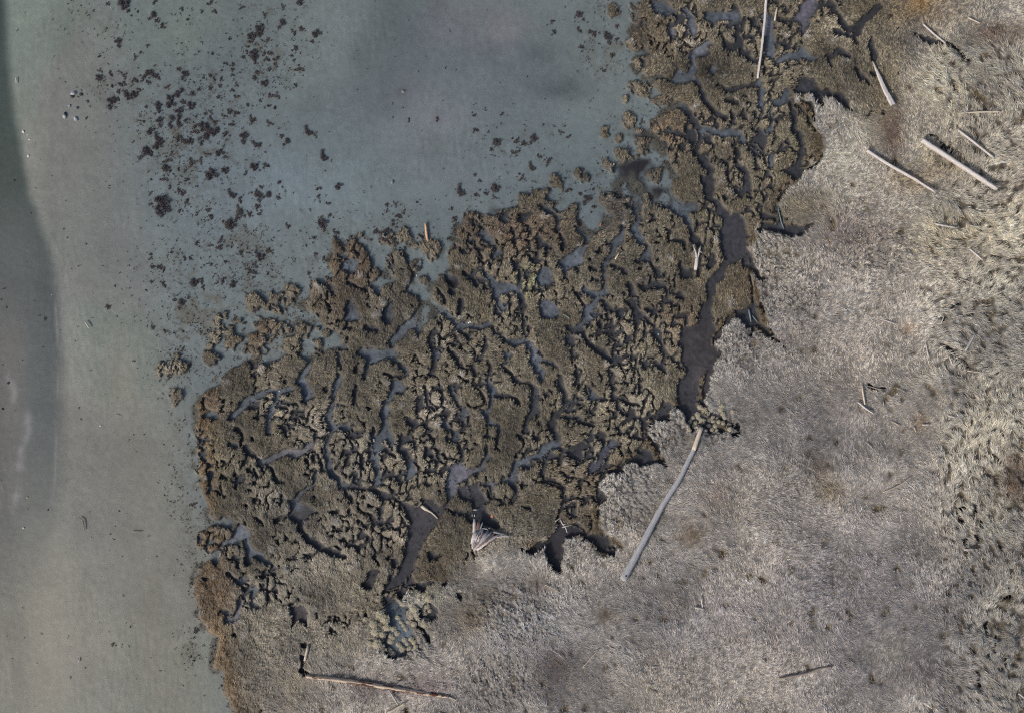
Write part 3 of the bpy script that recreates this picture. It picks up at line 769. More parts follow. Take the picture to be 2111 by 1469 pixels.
# ------------------------------------------------------------------ grass: many thousand blades per cover
ang1 = noise(22, 41); ang2 = noise(45, 42); ang3 = noise(10, 43)
ANG_H = R(118) + 0.65 * ang1 * (1 + 0.6 * strip) + 0.85 * ang2 + 0.20 * ang3
ANG_L = R(70) + 0.28 * ang1 + 0.25 * ang2 + 0.2 * ang3
def blades(name, N, prob, ang, length, width, rise, jitter, coljit, label, tuft=6, spread=0.06, sd=1, ext=60, vmin=0.25, CM=None):
    g = np.random.default_rng(sd)
    px = g.uniform(-ext, 2111 + ext, N); py = g.uniform(-ext, 1469 + ext, N)
    keep = g.random(N) < samp(prob, px, py); px, py = px[keep], py[keep]; n = len(px)
    bright = 1 + coljit * g.standard_normal(n); ta = g.standard_normal(n) * jitter * 0.7; tl = np.exp(0.22 * g.standard_normal(n))
    px = np.repeat(px, tuft) + g.normal(0, spread * PPM, n * tuft); py = np.repeat(py, tuft) + g.normal(0, spread * PPM, n * tuft)
    bright = np.repeat(bright, tuft) * (1 + 0.10 * g.standard_normal(n * tuft)); ta = np.repeat(ta, tuft); tl = np.repeat(tl, tuft)
    ok = samp(VG, px, py) > vmin; px, py, bright, ta, tl = px[ok], py[ok], bright[ok], ta[ok], tl[ok]; n = len(px)
    zz = samp(HZ, px, py) - 0.01; x, y = W(px, py, zz)
    th = samp(ang, px, py) + ta + g.standard_normal(n) * jitter * 0.6
    L = samp(length, px, py) * tl * np.exp(0.2 * g.standard_normal(n)); wd = width * np.exp(0.25 * g.standard_normal(n))
    ri = samp(rise, px, py) * np.exp(0.3 * g.standard_normal(n))
    dx, dy = np.cos(th), np.sin(th); sx, sy = -dy, dx
    e1 = 0.45 * L; h1 = ri * 0.8; e2 = L; h2 = ri * (0.55 + 0.5 * g.random(n))
    tw = g.normal(0, 0.25, n)
    P = np.empty((n, 5, 3), np.float32)
    P[:, 0] = np.stack([x - sx * wd / 2, y - sy * wd / 2, zz], -1); P[:, 1] = np.stack([x + sx * wd / 2, y + sy * wd / 2, zz], -1)
    cx, cy = x + dx * e1, y + dy * e1
    P[:, 2] = np.stack([cx + sx * wd / 2, cy + sy * wd / 2, zz + h1 + wd * tw], -1); P[:, 3] = np.stack([cx - sx * wd / 2, cy - sy * wd / 2, zz + h1 - wd * tw], -1)
    P[:, 4] = np.stack([x + dx * e2 + sx * tw * L * 0.3, y + dy * e2 + sy * tw * L * 0.3, zz + h2], -1)
    b = np.arange(n)[:, None] * 5
    q = b + np.array([0, 1, 2, 3]); tr = b + np.array([3, 2, 4])
    col = lin(samp(VC if CM is None else CM, px, py) + g.normal(0, 5, (n, 1)) * np.array([1, 0.2, -1])) * np.clip(bright, 0.35, 1.9)[:, None]
    col = np.repeat(np.clip(col, 0.005, 0.9)[:, None, :], 5, 1).reshape(-1, 3)
    o = new_mesh(name, P.reshape(-1, 3), q, tr, col, M_grass)
    tag(o, label, 'grass', kind='stuff'); return o
ONE = np.ones((NY, NX))
MDf = sst(0.35, 0.65, MDs)
edgeL = np.clip(1.6 * (1 - gauss(VG, 1.6)), 0, 1)
blades('marsh_grass', 290000, VG * (1 - MDf) * 0.97, ANG_L, 0.18 * (1 - 0.5 * edgeL), 0.017, 0.07 * (1 - 0.3 * edgeL), 0.38, 0.19,
       'short brown olive saltmarsh grass covering the lobed mats', tuft=4, spread=0.024, sd=2, vmin=0.72)
fringe = np.clip(np.exp(-((gauss(VEG, 6) - 0.32) / 0.22) ** 2) * sst(-0.4, 0.9, n6 * 0.6 + n3 * 0.6) * 0.8 * sst(0.03, 0.2, gauss(VEG, 6)) + 0.30 * weedy * sst(0.1, 1.3, n6 * 0.7 + n3 * 0.6), 0, 1) * (VG < 0.4)
blades('sparse_marsh_grass', 330000, fringe, ANG_L, ONE * 0.13, 0.024, ONE * 0.05, 0.9, 0.4,
       'sparse ragged shoots fringing the grass mats on wet mud', tuft=2, spread=0.03, sd=5, vmin=-1, CM=cmap((84, 79, 72), [(400, 1000, 60, 500, (98, 96, 82), .8)]))
edgeM = np.clip(3 * MD * (1 - gauss(MD, 3)), 0, 1)
lowspot = sst(-0.2, -1.1, clod + 0.5 * n3b)
thin = np.clip(1.0 - 0.85 * lowspot * strip - 0.35 * lowspot - 0.85 * nod * sst(0.24, 0.08, gapB), 0.06, 1)
blades('meadow_grass', 260000, VG * MDf * thin, ANG_H, (0.25 + 0.13 * strip + 0.03 * n12) * (1 - 0.45 * nod) * (1 - 0.45 * edgeM), 0.017, (0.05 + 0.055 * strip) * (1 - 0.2 * nod), 0.42, 0.20,
       'pale flattened dead grass covering the higher meadow', tuft=5, spread=0.045, sd=3)

# ------------------------------------------------------------------ driftwood
def wood(name, col, streak=0.28, rough=0.75):
    m = mat(name, rough, col=col, noise_scale=5.0, amp=streak, bump=0.5, bscale=8, spec=0.2, stretch=(0.35, 6.0, 6.0)); return m
W_grey = wood('weathered_grey_wood', (160, 160, 163), 0.42); W_white = wood('bleached_wood', (192, 186, 182), 0.36); W_brown = wood('brown_wood', (146, 136, 126))
W_pale = wood('pale_wood', (196, 184, 166)); W_orange = wood('stripped_orange_wood', (216, 172, 134)); W_core = wood('stripped_core_wood', (196, 176, 156), 0.4)
W_bark = wood('reddish_bark', (104, 66, 54), 0.45); W_dark = wood('dark_hollow', (40, 36, 36)); W_teal = wood('grey_green_wood', (120, 136, 140)); W_red = wood('red_brown_wood', (124, 100, 94), 0.4)
def tube(path, rad, sides=10, seed=0, rough=0.07, a0=0.0, a1=2 * math.pi, flat=1.0, close=True):
    """tapered irregular tube along a 3-D path; returns verts, quads, tris"""
    r = np.random.default_rng(seed); path = np.array(path, float); rad = np.array(rad, float)
    seg = np.linalg.norm(np.diff(path, axis=0), axis=1); s = np.concatenate([[0], np.cumsum(seg)]); Lt = s[-1]
    n = max(4, int(Lt / 0.22)); ss = np.linspace(0, Lt, n)
    P = np.stack([np.interp(ss, s, path[:, q]) for q in range(3)], -1); Rr = np.interp(ss, s, rad)
    wob = np.convolve(r.standard_normal(n + 6), np.ones(5) / 5, 'same')[3:-3]
    full = abs(a1 - a0 - 2 * math.pi) < 1e-6; m = sides if full else sides + 1
    angs = np.linspace(a0, a1, sides, endpoint=False) if full else np.linspace(a0, a1, sides + 1)
    lob = 1 + rough * 1.2 * np.cos(3 * angs + r.random() * 6) + rough * r.standard_normal(m)
    V_ = []
    for k in range(n):
        t_ = P[min(k + 1, n - 1)] - P[max(k - 1, 0)]; t_ /= np.linalg.norm(t_) + 1e-9
        sd = np.cross([0, 0, 1.0], t_); sd /= np.linalg.norm(sd) + 1e-9; up = np.cross(t_, sd)
        rr = Rr[k] * (1 + rough * wob[k]) * lob * (1 + 0.5 * rough * r.standard_normal(m))
        e = 0.0 if 0 < k < n - 1 else 1.0
        off = e * Rr[k] * 0.35 * r.standard_normal(m) * (0.6)
        if r.random() < 0.10: rr = rr * (1 + 0.28 * np.exp(-((np.arange(m) - r.integers(m)) / 1.2) ** 2))
        V_.append(P[k] + np.cos(angs)[:, None] * rr[:, None] * sd + np.sin(angs)[:, None] * rr[:, None] * up * flat + off[:, None] * t_)
    V_ = np.concatenate(V_); Q = []; T_ = []
    for k in range(n - 1):
        for q in range(m if full else m - 1):
            q2 = (q + 1) % m; Q.append((k * m + q, k * m + q2, (k + 1) * m + q2, (k + 1) * m + q))
    if close and full:
        c0 = len(V_); V_ = np.concatenate([V_, [P[0], P[-1]]])
        for q in range(m):
            q2 = (q + 1) % m; T_.append((c0, q2, q)); T_.append((c0 + 1, (n - 1) * m + q, (n - 1) * m + q2))
    return V_, Q, T_
def merge(parts):
    V_, Q, T_ = [], [], []; o = 0
    for v, q, t_ in parts:
        V_.append(v); Q += [tuple(i + o for i in f) for f in q]; T_ += [tuple(i + o for i in f) for f in t_]; o += len(v)
    return np.concatenate(V_), Q, T_
def frame_of(tile, pts, widths, lift=0.0):
    """photo positions -> local path (x along the piece) + object location and heading"""
    s = TILES[tile][2]; px = [tp(tile, x, y) for x, y in pts]; wm = [0.82 * w_ / s / PPM for w_ in widths]
    P = []
    # a stiff piece rests on the tops of what it lies on
    zz = [hz(a, b) for a, b in px]
    for i in range(6):
        for k in range(len(px) - 1): 
            f = i / 5; zz.append(hz(px[k][0] * (1 - f) + px[k + 1][0] * f, px[k][1] * (1 - f) + px[k + 1][1] * f))
    zt = np.percentile(zz, 80) + 0.005
    for (a, b), w_ in zip(px, wm):
        z_ = zt + w_ * 0.42 + lift; x, y = W(a, b, z_); P.append((x, y, z_))
    P = np.array(P); c = P.mean(0); c[2] = zt
    d = P[-1] - P[0]; th = math.atan2(d[1], d[0]); ct, st = math.cos(-th), math.sin(-th)
    Lc = P - c; Lc = np.stack([Lc[:, 0] * ct - Lc[:, 1] * st, Lc[:, 0] * st + Lc[:, 1] * ct, Lc[:, 2]], -1)
    return Lc, [w_ / 2 for w_ in wm], c, th
def place(o, c, th): o.location = tuple(c); o.rotation_euler = (0, 0, th)
_sd = [100]
def log(tile, pts, widths, label, name='driftwood_log', cat='log', m=None, lift=0.0, group=None, rough=0.10, sides=10):
    _sd[0] += 1
    wpx = max(widths) / TILES[tile][2]
    if wpx < 5: lift += 0.055
    widths = [max(w_, 1.6 * TILES[tile][2]) * (1.12 if wpx < 5 else 1) for w_ in widths]
    P, rd, c, th = frame_of(tile, pts, widths, lift)
    v, q, t_ = tube(P, rd, sides, _sd[0], rough)
    o = new_mesh(name, v, q, t_, None, m or W_grey, smooth=True); place(o, c, th)
    tag(o, label, cat, group); return o
def empty(name, c, th, label, cat, group=None):
    o = bpy.data.objects.new(name, None); C.objects.link(o); place(o, c, th); o.empty_display_size = 0.3; tag(o, label, cat, group); return o
def disc(c, rx, ry, nrm_up=0.01, n=12):
    a_ = np.linspace(0, 2 * math.pi, n, endpoint=False); jit = 1 + 0.15 * np.cos(3 * a_)
    v = np.stack([c[0] + rx * np.cos(a_) * jit, c[1] + ry * np.sin(a_) * jit, np.full(n, c[2])], -1)
    v2 = v.copy(); v2[:, 2] -= 0.03; V_ = np.concatenate([v, v2, [[c[0], c[1], c[2] - 0.002]]])
    return V_, [(k_, k_ + n, (k_ + 1) % n + n, (k_ + 1) % n) for k_ in range(n)], [(k_, (k_ + 1) % n, 2 * n) for k_ in range(n)]

# the great beam lying at the meadow edge
pts = [(1446, 880), (1430, 926), (1402, 984), (1366, 1040), (1325, 1118), (1284, 1194)]; wd = [9, 10.5, 12, 13.5, 15, 18]
P, rd, c, th = frame_of('Z', pts, wd, 0.04)
e = empty('driftwood_log', c, th, 'longest grey driftwood log, lying diagonally along the meadow edge', 'log')
v, q, t_ = tube(P, rd, 14, 5, 0.05); new_mesh('trunk', v, q, t_, None, W_grey, smooth=True, parent=e)
v, q, t_ = tube(P[:2] + np.array([0, 0, 0.012]), [rd[0] * 1.03, rd[1] * 1.02], 14, 6, 0.03); new_mesh('broken_end', v, q, t_, None, W_pale, smooth=True, parent=e)
for f, rr_ in ((0.985, 0.06), (0.012, 0.07)):
    i_ = f * (len(P) - 1); k0 = min(int(i_), len(P) - 2); pc = P[k0] * (1 - i_ + k0) + P[k0 + 1] * (i_ - k0); r_ = rd[k0 + 1 if f > .5 else 0]
    v, q, t_ = disc((pc[0] - (0.15 if f > .5 else -0.12), pc[1] + 0.02, pc[2] + r_ * 1.06), rr_, rr_ * 0.9); new_mesh('knot_hole', v, q, t_, None, W_dark, parent=e)
# the log with its bark hanging on
pts = [(632, 1393), (690, 1399), (760, 1409), (850, 1424), (924, 1435)]; wd = [8, 8.5, 9.5, 9, 7]
P, rd, c, th = frame_of('Z', pts, wd, -0.02)
e = empty('barked_log', c, th, 'long straight log with patchy red brown bark over pale orange wood', 'log')
v, q, t_ = tube(P, rd, 12, 8, 0.06); new_mesh('trunk', v, q, t_, None, W_core, smooth=True, parent=e)
r_ = np.random.default_rng(4)
for k_ in range(34):
    f = r_.random() ** (1.25 if k_ < 24 else 0.4); ln = r_.uniform(0.2, 0.75); L_ = P[-1, 0] - P[0, 0]; xa = P[0, 0] + f * (L_ - ln)
    ys = np.interp([xa, xa + ln], P[:, 0], P[:, 1]); zs = np.interp([xa, xa + ln], P[:, 0], P[:, 2]); rs = np.interp([xa, xa + ln], P[:, 0], rd) * 1.10
    a0_ = r_.choice([r_.uniform(0.1, 0.6), r_.uniform(1.2, 1.9), r_.uniform(1.9, 2.5)]) if f > 0.35 else r_.uniform(0.2, 2.2)
    v, q, t_ = tube([(xa, ys[0], zs[0]), (xa + ln, ys[1], zs[1])], rs, 4, 200 + k_, 0.05, a0_, a0_ + r_.uniform(0.35, 0.9), close=False)
    new_mesh('bark', v, q, t_ or None, None, W_bark, parent=e)
log('Z', [(925, 1436), (943, 1443)], [3, 2], 'thin pale splinter poking out from the right end of the barked log', 'stick', 'stick', W_pale)
# logs of the upper right
log('Z', [(1901, 289), (1950, 321), (2005, 357), (2055, 390)], [12, 12.5, 11.5, 11], 'thickest of the parallel bleached logs at upper right, lying slantwise in the grass', m=W_white, lift=0.12)
log('Z', [(1787, 310), (1830, 338), (1885, 369), (1928, 396)], [8, 8, 6.5, 4.5], 'slim pinkish white log beside the pale grass tongue, left of the thickest parallel log', m=W_white, lift=0.12)
log('Z', [(1975, 268), (2010, 295), (2049, 326)], [4, 5, 4.5], 'short bleached pole just above and right of the thickest parallel log', m=W_white, lift=0.10)
log('Z', [(1799, 127), (1811, 156), (1824, 186), (1840, 216)], [2, 7, 10, 14], 'tapered white log like a wedge, its wide sawn end pointing down the slope', m=W_white, lift=0.08, sides=12)
log('Z', [(1973, 234), (2015, 231), (2062, 230)], [3, 4.5, 5], 'nearly level tan log half buried in swirling grass at upper right', m=W_pale, lift=0.02)
log('Z', [(1903, 50), (1925, 70), (1949, 89)], [3.5, 4, 3.5], 'slender pale log beside the dark grass step near the top right corner', m=W_white, lift=0.06)
log('Z', [(1996, 37), (2020, 48)], [3, 3.5], 'short pale stick near the top edge among dry golden grass', 'stick', 'stick', W_pale)
log('Z', [(1927, 461), (1950, 466), (1971, 469)], [3, 3.6, 3.4], 'short white stick with a dark shadow, below the parallel logs', 'stick', 'stick', W_white, 0.05)
log('Z', [(1581, -20), (1577, 40), (1570, 105), (1562, 162)], [6, 6, 5.5, 4.5], 'very long slim pale pole running up to the top edge over a creek', m=W_white, lift=0.06)
log('Z', [(1602, 16), (1597, 43)], [4, 4], 'short tan stick lying right of the long slim pole at the top edge', 'stick', 'stick', W_pale)
log('Z', [(1973, 258), (1973, 266)], [3, 3], 'tiny pink stub of wood above the short bleached pole', 'stick', 'stick', W_red)
log('Z', [(877, 461), (879, 480), (882, 501)], [5, 5, 4.5], 'bright orange stripped stick lying alone on the mud', 'orange_stick', 'stick', W_orange, 0.03)
log('Z', [(635, 1329), (632, 1345), (628, 1361)], [6, 7, 5.5], 'short stout grey brown log in the dark notch above the barked log', m=W_pale, lift=0.02)
log('Z', [(803, 1423), (812, 1437), (820, 1450)], [3.5, 4, 4], 'straight white stick just below the barked log', 'stick', 'stick', W_white, 0.03)
log('Z', [(838, 1446), (820, 1457), (798, 1470)], [3, 4, 4.5], 'tan stick running to the bottom edge below the barked log', 'stick', 'stick', W_pale, 0.03)
log('Z', [(904, 1467), (914, 1474)], [5, 6], 'pale stick end cut off by the bottom edge', 'stick', 'stick', W_pale, 0.02)
log('M', [(80, 1255), (165, 1238), (250, 1222), (330, 1192), (408, 1180)], [18, 18, 15, 14, 9], 'crooked weathered brown log in the meadow near the bottom right', m=W_brown, lift=0.03, rough=0.14)
log('M', [(722, 103), (790, 73), (835, 52), (865, 30), (905, 0)], [4, 6, 7, 5, 3], 'long thin bent pale branch in the open meadow at right', 'branch', 'branch', W_pale, 0.03)
log('M', [(1225, 457), (1290, 455)], [9, 9], 'short white stick at the edge of the clumpy strip, lower right', 'stick', 'stick', W_white, 0.05)
log('M', [(1335, 1000), (1340, 1050)], [8, 8], 'greenish white upright looking stick in the clumpy strip, lower right', 'stick', 'stick', W_teal, 0.05)
log('M', [(1562, 1348), (1600, 1378)], [9, 9], 'pale stick cut by the right edge near the bottom right corner', 'stick', 'stick', W_white, 0.05)
log('M', [(1484, 250), (1458, 278)], [6, 5], 'small bent white twig high in the clumpy strip, right edge', 'twig', 'twig', W_white, 0.04)
log('M', [(1015, 205), (1046, 209)], [4, 4], 'tiny white twig in the meadow left of the clumpy strip', 'twig', 'twig', W_white, 0.03)
log('M', [(1112, 317), (1142, 320)], [4, 4], 'tiny pale twig nearest the left rim of the clumpy strip', 'twig', 'twig', W_pale, 0.03)
log('M', [(298, 423), (320, 424)], [4, 4], 'tiny white twig in the middle of the greyest meadow', 'twig', 'twig', W_white, 0.03)
log('M', [(183, 85), (200, 125)], [5, 3], 'thin grey twig at the upper left of the grey meadow', 'twig', 'twig', W_brown, 0.03)
log('F', [(1465, 222), (1500, 250), (1538, 286)], [7, 9, 7], 'short white stick standing out of swirling yellow grass at right', 'stick', 'stick', W_white, 0.06)
log('F', [(1408, 385), (1480, 410), (1556, 442)], [4, 5, 4], 'long thin tan twig sunk in swirling grass at right', 'twig', 'twig', W_pale, 0.03)
log('F', [(995, 615), (1030, 625), (1066, 641)], [4, 5, 3], 'curved thin white twig in the mid meadow', 'twig', 'twig', W_white, 0.03)
log('F', [(1498, 682), (1470, 735), (1442, 782)], [5, 9, 8], 'grey forked looking stick beside the dark rift at right', 'stick', 'stick', W_grey, 0.05)
log('F', [(1225, 740), (1230, 775), (1238, 810)], [5, 5, 7], 'thin upright pale twig left of the dark rift at right', 'twig', 'twig', W_white, 0.03)
log('F', [(1353, 812), (1362, 835), (1372, 858)], [6, 7, 4], 'short white stick beneath the dark rift at right', 'stick', 'stick', W_white, 0.05)
log('F', [(1453, 891), (1510, 898), (1562, 904)], [5, 6, 4], 'level thin pale stick below the dark rift at right', 'stick', 'stick', W_pale, 0.04)
log('F', [(873, 968), (880, 1020), (890, 1076)], [8, 11, 8], 'yellowish stick, upper one of the touching pair in the meadow', 'stick', 'stick', W_pale, 0.05)
log('F', [(852, 1063), (890, 1095), (938, 1127)], [9, 11, 8], 'pinkish white stick, lower one of the touching pair in the meadow', 'stick', 'stick', W_white, 0.04)
log('F', [(908, 974), (950, 988), (1000, 996)], [4, 7, 5], 'dark curved branch right of the touching pair of sticks', 'branch', 'branch', W_brown, 0.02)
log('F', [(1062, 983), (1090, 995), (1117, 1010)], [6, 6, 4], 'short brown stick in the meadow between the touching pair and the clumpy strip', 'stick', 'stick', W_brown, 0.03)
log('F', [(1348, 1137), (1387, 1146)], [8, 9], 'stubby white stick with a black shadow at the rim of the clumpy strip', 'stick', 'stick', W_white, 0.06)
log('F', [(1033, 1168), (1060, 1180), (1088, 1197)], [5, 6, 4], 'slanting pale twig below the touching pair of sticks', 'twig', 'twig', W_pale, 0.03)
log('F', [(1206, 1188), (1244, 1187)], [8, 9], 'short level white stick on a brown patch of meadow', 'stick', 'stick', W_white, 0.04)
log('F', [(990, 1058), (991, 1080)], [4, 4], 'tiny upright white twig right of the touching pair', 'twig', 'twig', W_white, 0.03)
log('F', [(1158, 1198), (1170, 1228)], [5, 4], 'small pale twig leaning on the brown patch of meadow', 'twig', 'twig', W_pale, 0.03)
log('F', [(1055, 362), (1056, 377)], [5, 5], 'tiny white fleck of wood in the upper mid meadow', 'twig', 'twig', W_white, 0.03)
log('F', [(1326, 588), (1318, 610), (1308, 634)], [4, 6, 4], 'thin shadowed twig left of the swirling grass at right', 'twig', 'twig', W_white, 0.05)
log('F', [(412, 0), (425, 60), (442, 112)], [7, 8, 6], 'grey green stick lying in the narrow ditch under the brown bank', 'stick', 'stick', W_teal, 0.02)
log('F', [(250, 555), (256, 590), (262, 622)], [8, 9, 6], 'grey green stick lying in the dark hollow beside the pale grass', 'stick', 'stick', W_teal, 0.02)
log('F', [(270, 590), (285, 610), (300, 628)], [4, 4, 3], 'thin green twig next to the stick in the dark hollow', 'twig', 'twig', W_teal, 0.02)
log('F', [(900, 1288), (936, 1322)], [4, 4], 'thin slanting white twig low in the mid meadow', 'twig', 'twig', W_white, 0.03)
log('L', [(1373, 517), (1380, 560), (1388, 600)], [9, 10, 9], 'white upright looking stick of the crossed pair at lower middle', 'stick', 'stick', W_white, 0.06)
log('L', [(1326, 603), (1365, 610), (1402, 618)], [10, 10, 9], 'white level stick of the crossed pair at lower middle', 'stick', 'stick', W_white, 0.03)
log('L', [(843, 1152), (862, 1136), (883, 1118)], [10, 9, 11], 'stubby blue white stick in the lower meadow', 'stick', 'stick', W_grey, 0.04)
log('L', [(618, 972), (656, 993)], [6, 6], 'short pale twig above the stubby blue white stick', 'twig', 'twig', W_pale, 0.03)
log('L', [(403, 1094), (460, 1030), (532, 952)], [3, 6, 5], 'long thin tan reed lying slantwise in the lower meadow', 'twig', 'twig', W_pale, 0.03)
log('L', [(165, 960), (205, 985), (252, 1022)], [5, 5, 4], 'white twig on the dark brown patch of the lower meadow', 'twig', 'twig', W_white, 0.03)
log('L', [(928, 1228), (970, 1246)], [5, 6], 'pale twig below the stubby blue white stick', 'twig', 'twig', W_pale, 0.03)
log('L', [(935, 1270), (975, 1290), (1017, 1303)], [4, 5, 4], 'dark curved twig lowest below the stubby blue white stick', 'twig', 'twig', W_brown, 0.02)
log('L', [(970, 1090), (1020, 1092)], [4, 4], 'thin level white twig right of the stubby blue white stick', 'twig', 'twig', W_white, 0.03)
log('L', [(92, 415), (140, 435), (220, 480)], [4, 4, 3], 'thin pale reed lying near the forked dark pit', 'twig', 'twig', W_pale, 0.03)
log('K', [(440, 1000), (500, 1030), (560, 1065)], [4, 4, 3], 'thin bent white reed below the tussock pool', 'twig', 'twig', W_white, 0.03)
log('K', [(1248, 1338), (1270, 1380), (1305, 1415)], [4, 4, 3], 'thin bent white reed near the bottom edge, mid picture', 'twig', 'twig', W_white, 0.03)
log('K', [(938, 945), (955, 922)], [6, 5], 'tiny white twig in the pale grass right of the tussock pool', 'twig', 'twig', W_white, 0.04)
log('E', [(666, 416), (682, 392), (702, 360)], [8, 14, 8], 'stubby pale chunk of wood in the blue creek at the centre right', 'wood_chunk', 'wood chunk', W_pale, 0.02)
log('E', [(543, 142), (556, 116)], [8, 8], 'tiny bright orange stick beside the dark inlet', 'orange_stick', 'stick', wood('orange_red_paint', (230, 130, 90), 0.1), 0.03)
log('E', [(243, 865), (270, 880), (300, 900)], [8, 8, 7], 'short grey green stick lying in the dark central pool', 'stick', 'stick', W_teal, 0.02)
log('H', [(475, 1035), (510, 1065), (560, 1095), (606, 1140)], [22, 24, 12, 9], 'rotten mottled log sunk in the muddy creek mouth left of the stump', 'rotten_log', 'log', W_pale, 0.0, rough=0.3)
log('H', [(896, 1072), (930, 1070)], [12, 12], 'dark grey chunk of wood in the black pool above the stump', 'wood_chunk', 'wood chunk', W_grey, 0.01)
log('S', [(310, 300), (325, 262)], [36, 16], 'left one of the small white shards in the black pool above the stump', 'wood_shard', 'wood shard', W_white, 0.01)
log('S', [(378, 318), (376, 255)], [20, 20], 'right one of the small white shards in the black pool above the stump', 'wood_shard', 'wood shard', W_white, 0.01)
log('S', [(750, 645), (810, 640)], [36, 30], 'small white shard at the rim of the black pool right of the stump', 'wood_shard', 'wood shard', W_white, 0.02)
log('N', [(490, 258), (510, 266), (517, 300), (521, 338)], [4, 8, 8, 4], 'dark crooked stick lying on the sand bar at lower left', 'stick', 'stick', W_brown, 0.03)
log('N', [(815, 345), (876, 346)], [4, 4], 'thin straight twig on the sand bar at lower left', 'twig', 'twig', W_brown, 0.02)
log('N', [(485, 1130), (488, 1152)], [7, 7], 'tiny white stick on the sand bar near the bottom left', 'stick', 'stick', W_white, 0.02)
log('O', [(526, 520), (540, 540), (552, 560)], [8, 11, 6], 'white stick with a dark edge lying on the gravel ridge at left', 'stick', 'stick', W_white, 0.05)
log('P', [(98, 480), (102, 515)], [4, 4], 'thin white sliver on the channel rim at left', 'wood_shard', 'wood shard', W_white, 0.02)

# forked bleached driftwood in the upper marsh
def limb(parent, nm, tile, pts, wds, c, th, m, seed, dz=0.0, rough=0.1):
    s = TILES[tile][2]; P = []
    for k_, (x, y) in enumerate(pts):
        z_ = c[2] + dz + 0.5 * wds[k_] / s / PPM + (0 if len(pts[k_]) == 2 else 0); a_, b_ = tp(tile, x, y); wx, wy = W(a_, b_, z_); P.append((wx, wy, z_))
    P = np.array(P) - np.array(c); ct, st = math.cos(-th), math.sin(-th)
    P = np.stack([P[:, 0] * ct - P[:, 1] * st, P[:, 0] * st + P[:, 1] * ct, P[:, 2]], -1)
    v, q, t_ = tube(P, [w_ / s / PPM / 2 for w_ in wds], 9, seed, rough)
    o = new_mesh(nm, v, q, t_, None, m, smooth=True, parent=parent); return o
x_, y_ = tp('T', 760, 800); zf = hz(*tp('T', 740, 1050)) + 0.08; wx, wy = W(x_, y_, zf); c = (wx, wy, zf)
e = empty('forked_driftwood', c, 0, 'bleached white Y shaped driftwood with its fork pointing up the picture', 'driftwood')
limb(e, 'trunk', 'T', [(718, 1150), (740, 960), (765, 800), (790, 730)], [80, 92, 90, 60], c, 0, W_white, 21)
limb(e, 'branch', 'T', [(752, 800), (735, 690), (700, 610), (650, 450)], [56, 46, 42, 14], c, 0, W_white, 22, 0.06)
limb(e, 'branch', 'T', [(790, 800), (815, 680), (840, 590), (866, 480)], [60, 60, 56, 16], c, 0, W_white, 23, 0.04)
limb(e, 'spur', 'T', [(828, 640), (860, 655), (892, 688)], [56, 50, 16], c, 0, W_grey, 24, 0.04)
# uprooted stump
x_, y_ = tp('S', 600, 900); zf = hz(*tp('S', 900, 1250)) - 0.02; wx, wy = W(x_, y_, zf); c = (wx, wy, zf)
e = empty('uprooted_stump', c, 0, 'splayed weathered tree stump with red brown and white roots beside the black pool', 'tree stump')
fan = [((340, 1220), (480, 900), (600, 660)), ((350, 1220), (560, 930), (700, 720)), ((370, 1230), (620, 960), (850, 740)), ((400, 1230), (650, 1010), (960, 760)), ((430, 1225), (700, 1030), (1060, 820)),
       ((330, 1150), (430, 850), (500, 700)), ((500, 1190), (720, 1050), (1000, 880)), ((310, 1050), (380, 860), (430, 700)), ((460, 1100), (640, 900), (760, 730)), ((450, 1000), (540, 850), (560, 700))]
pr = {'w': [], 'r': [], 'g': []}
for k_, f in enumerate(fan):
    s = TILES['S'][2]; P = []
    for (x, y), hh in zip(f, (0.10, 0.34, 0.16)):
        z_ = zf + hh + 0.05 * ((k_ * 7) % 3); a_, b_ = tp('S', x, y); wx, wy = W(a_, b_, z_); P.append((wx - c[0], wy - c[1], z_ - c[2]))
    pr['wrgrwgrwgr'[k_]].append(tube(P, [70 / s / PPM / 2 * 1.2, 110 / s / PPM / 2, 40 / s / PPM / 2], 9, 60 + k_, 0.30))
for k_, (lab, m_) in {'w': ('root_mass', W_white), 'r': ('rotten_heartwood', W_red), 'g': ('root_mass', W_grey)}.items():
    v, q, t_ = merge(pr[k_]); new_mesh(lab, v, q, t_, None, m_, smooth=False, parent=e)
for k_, (pp, ww, m_) in enumerate([([(375, 380), (380, 480), (370, 620), (340, 760)], [50, 90, 80, 40], W_white), ([(495, 440), (485, 540), (470, 640), (440, 760)], [50, 70, 70, 40], W_red),
        ([(605, 475), (570, 570), (520, 680)], [26, 40, 50], W_grey), ([(560, 650), (680, 640), (760, 700)], [30, 40, 30], W_grey), ([(930, 900), (1050, 868), (1200, 858), (1395, 868)], [60, 44, 40, 24], W_white),
        ([(900, 740), (1050, 770), (1180, 810), (1290, 835)], [70, 60, 40, 14], W_grey), ([(310, 1020), (350, 930), (410, 860)], [30, 44, 30], W_white), ([(420, 560), (400, 700), (360, 860)], [50, 80, 60], W_brown),
        ([(600, 1130), (720, 1040), (860, 960)], [30, 44, 30], W_grey)]):
    limb(e, 'root', 'S', pp, ww, c, 0, m_, 80 + k_, 0.10, 0.16)
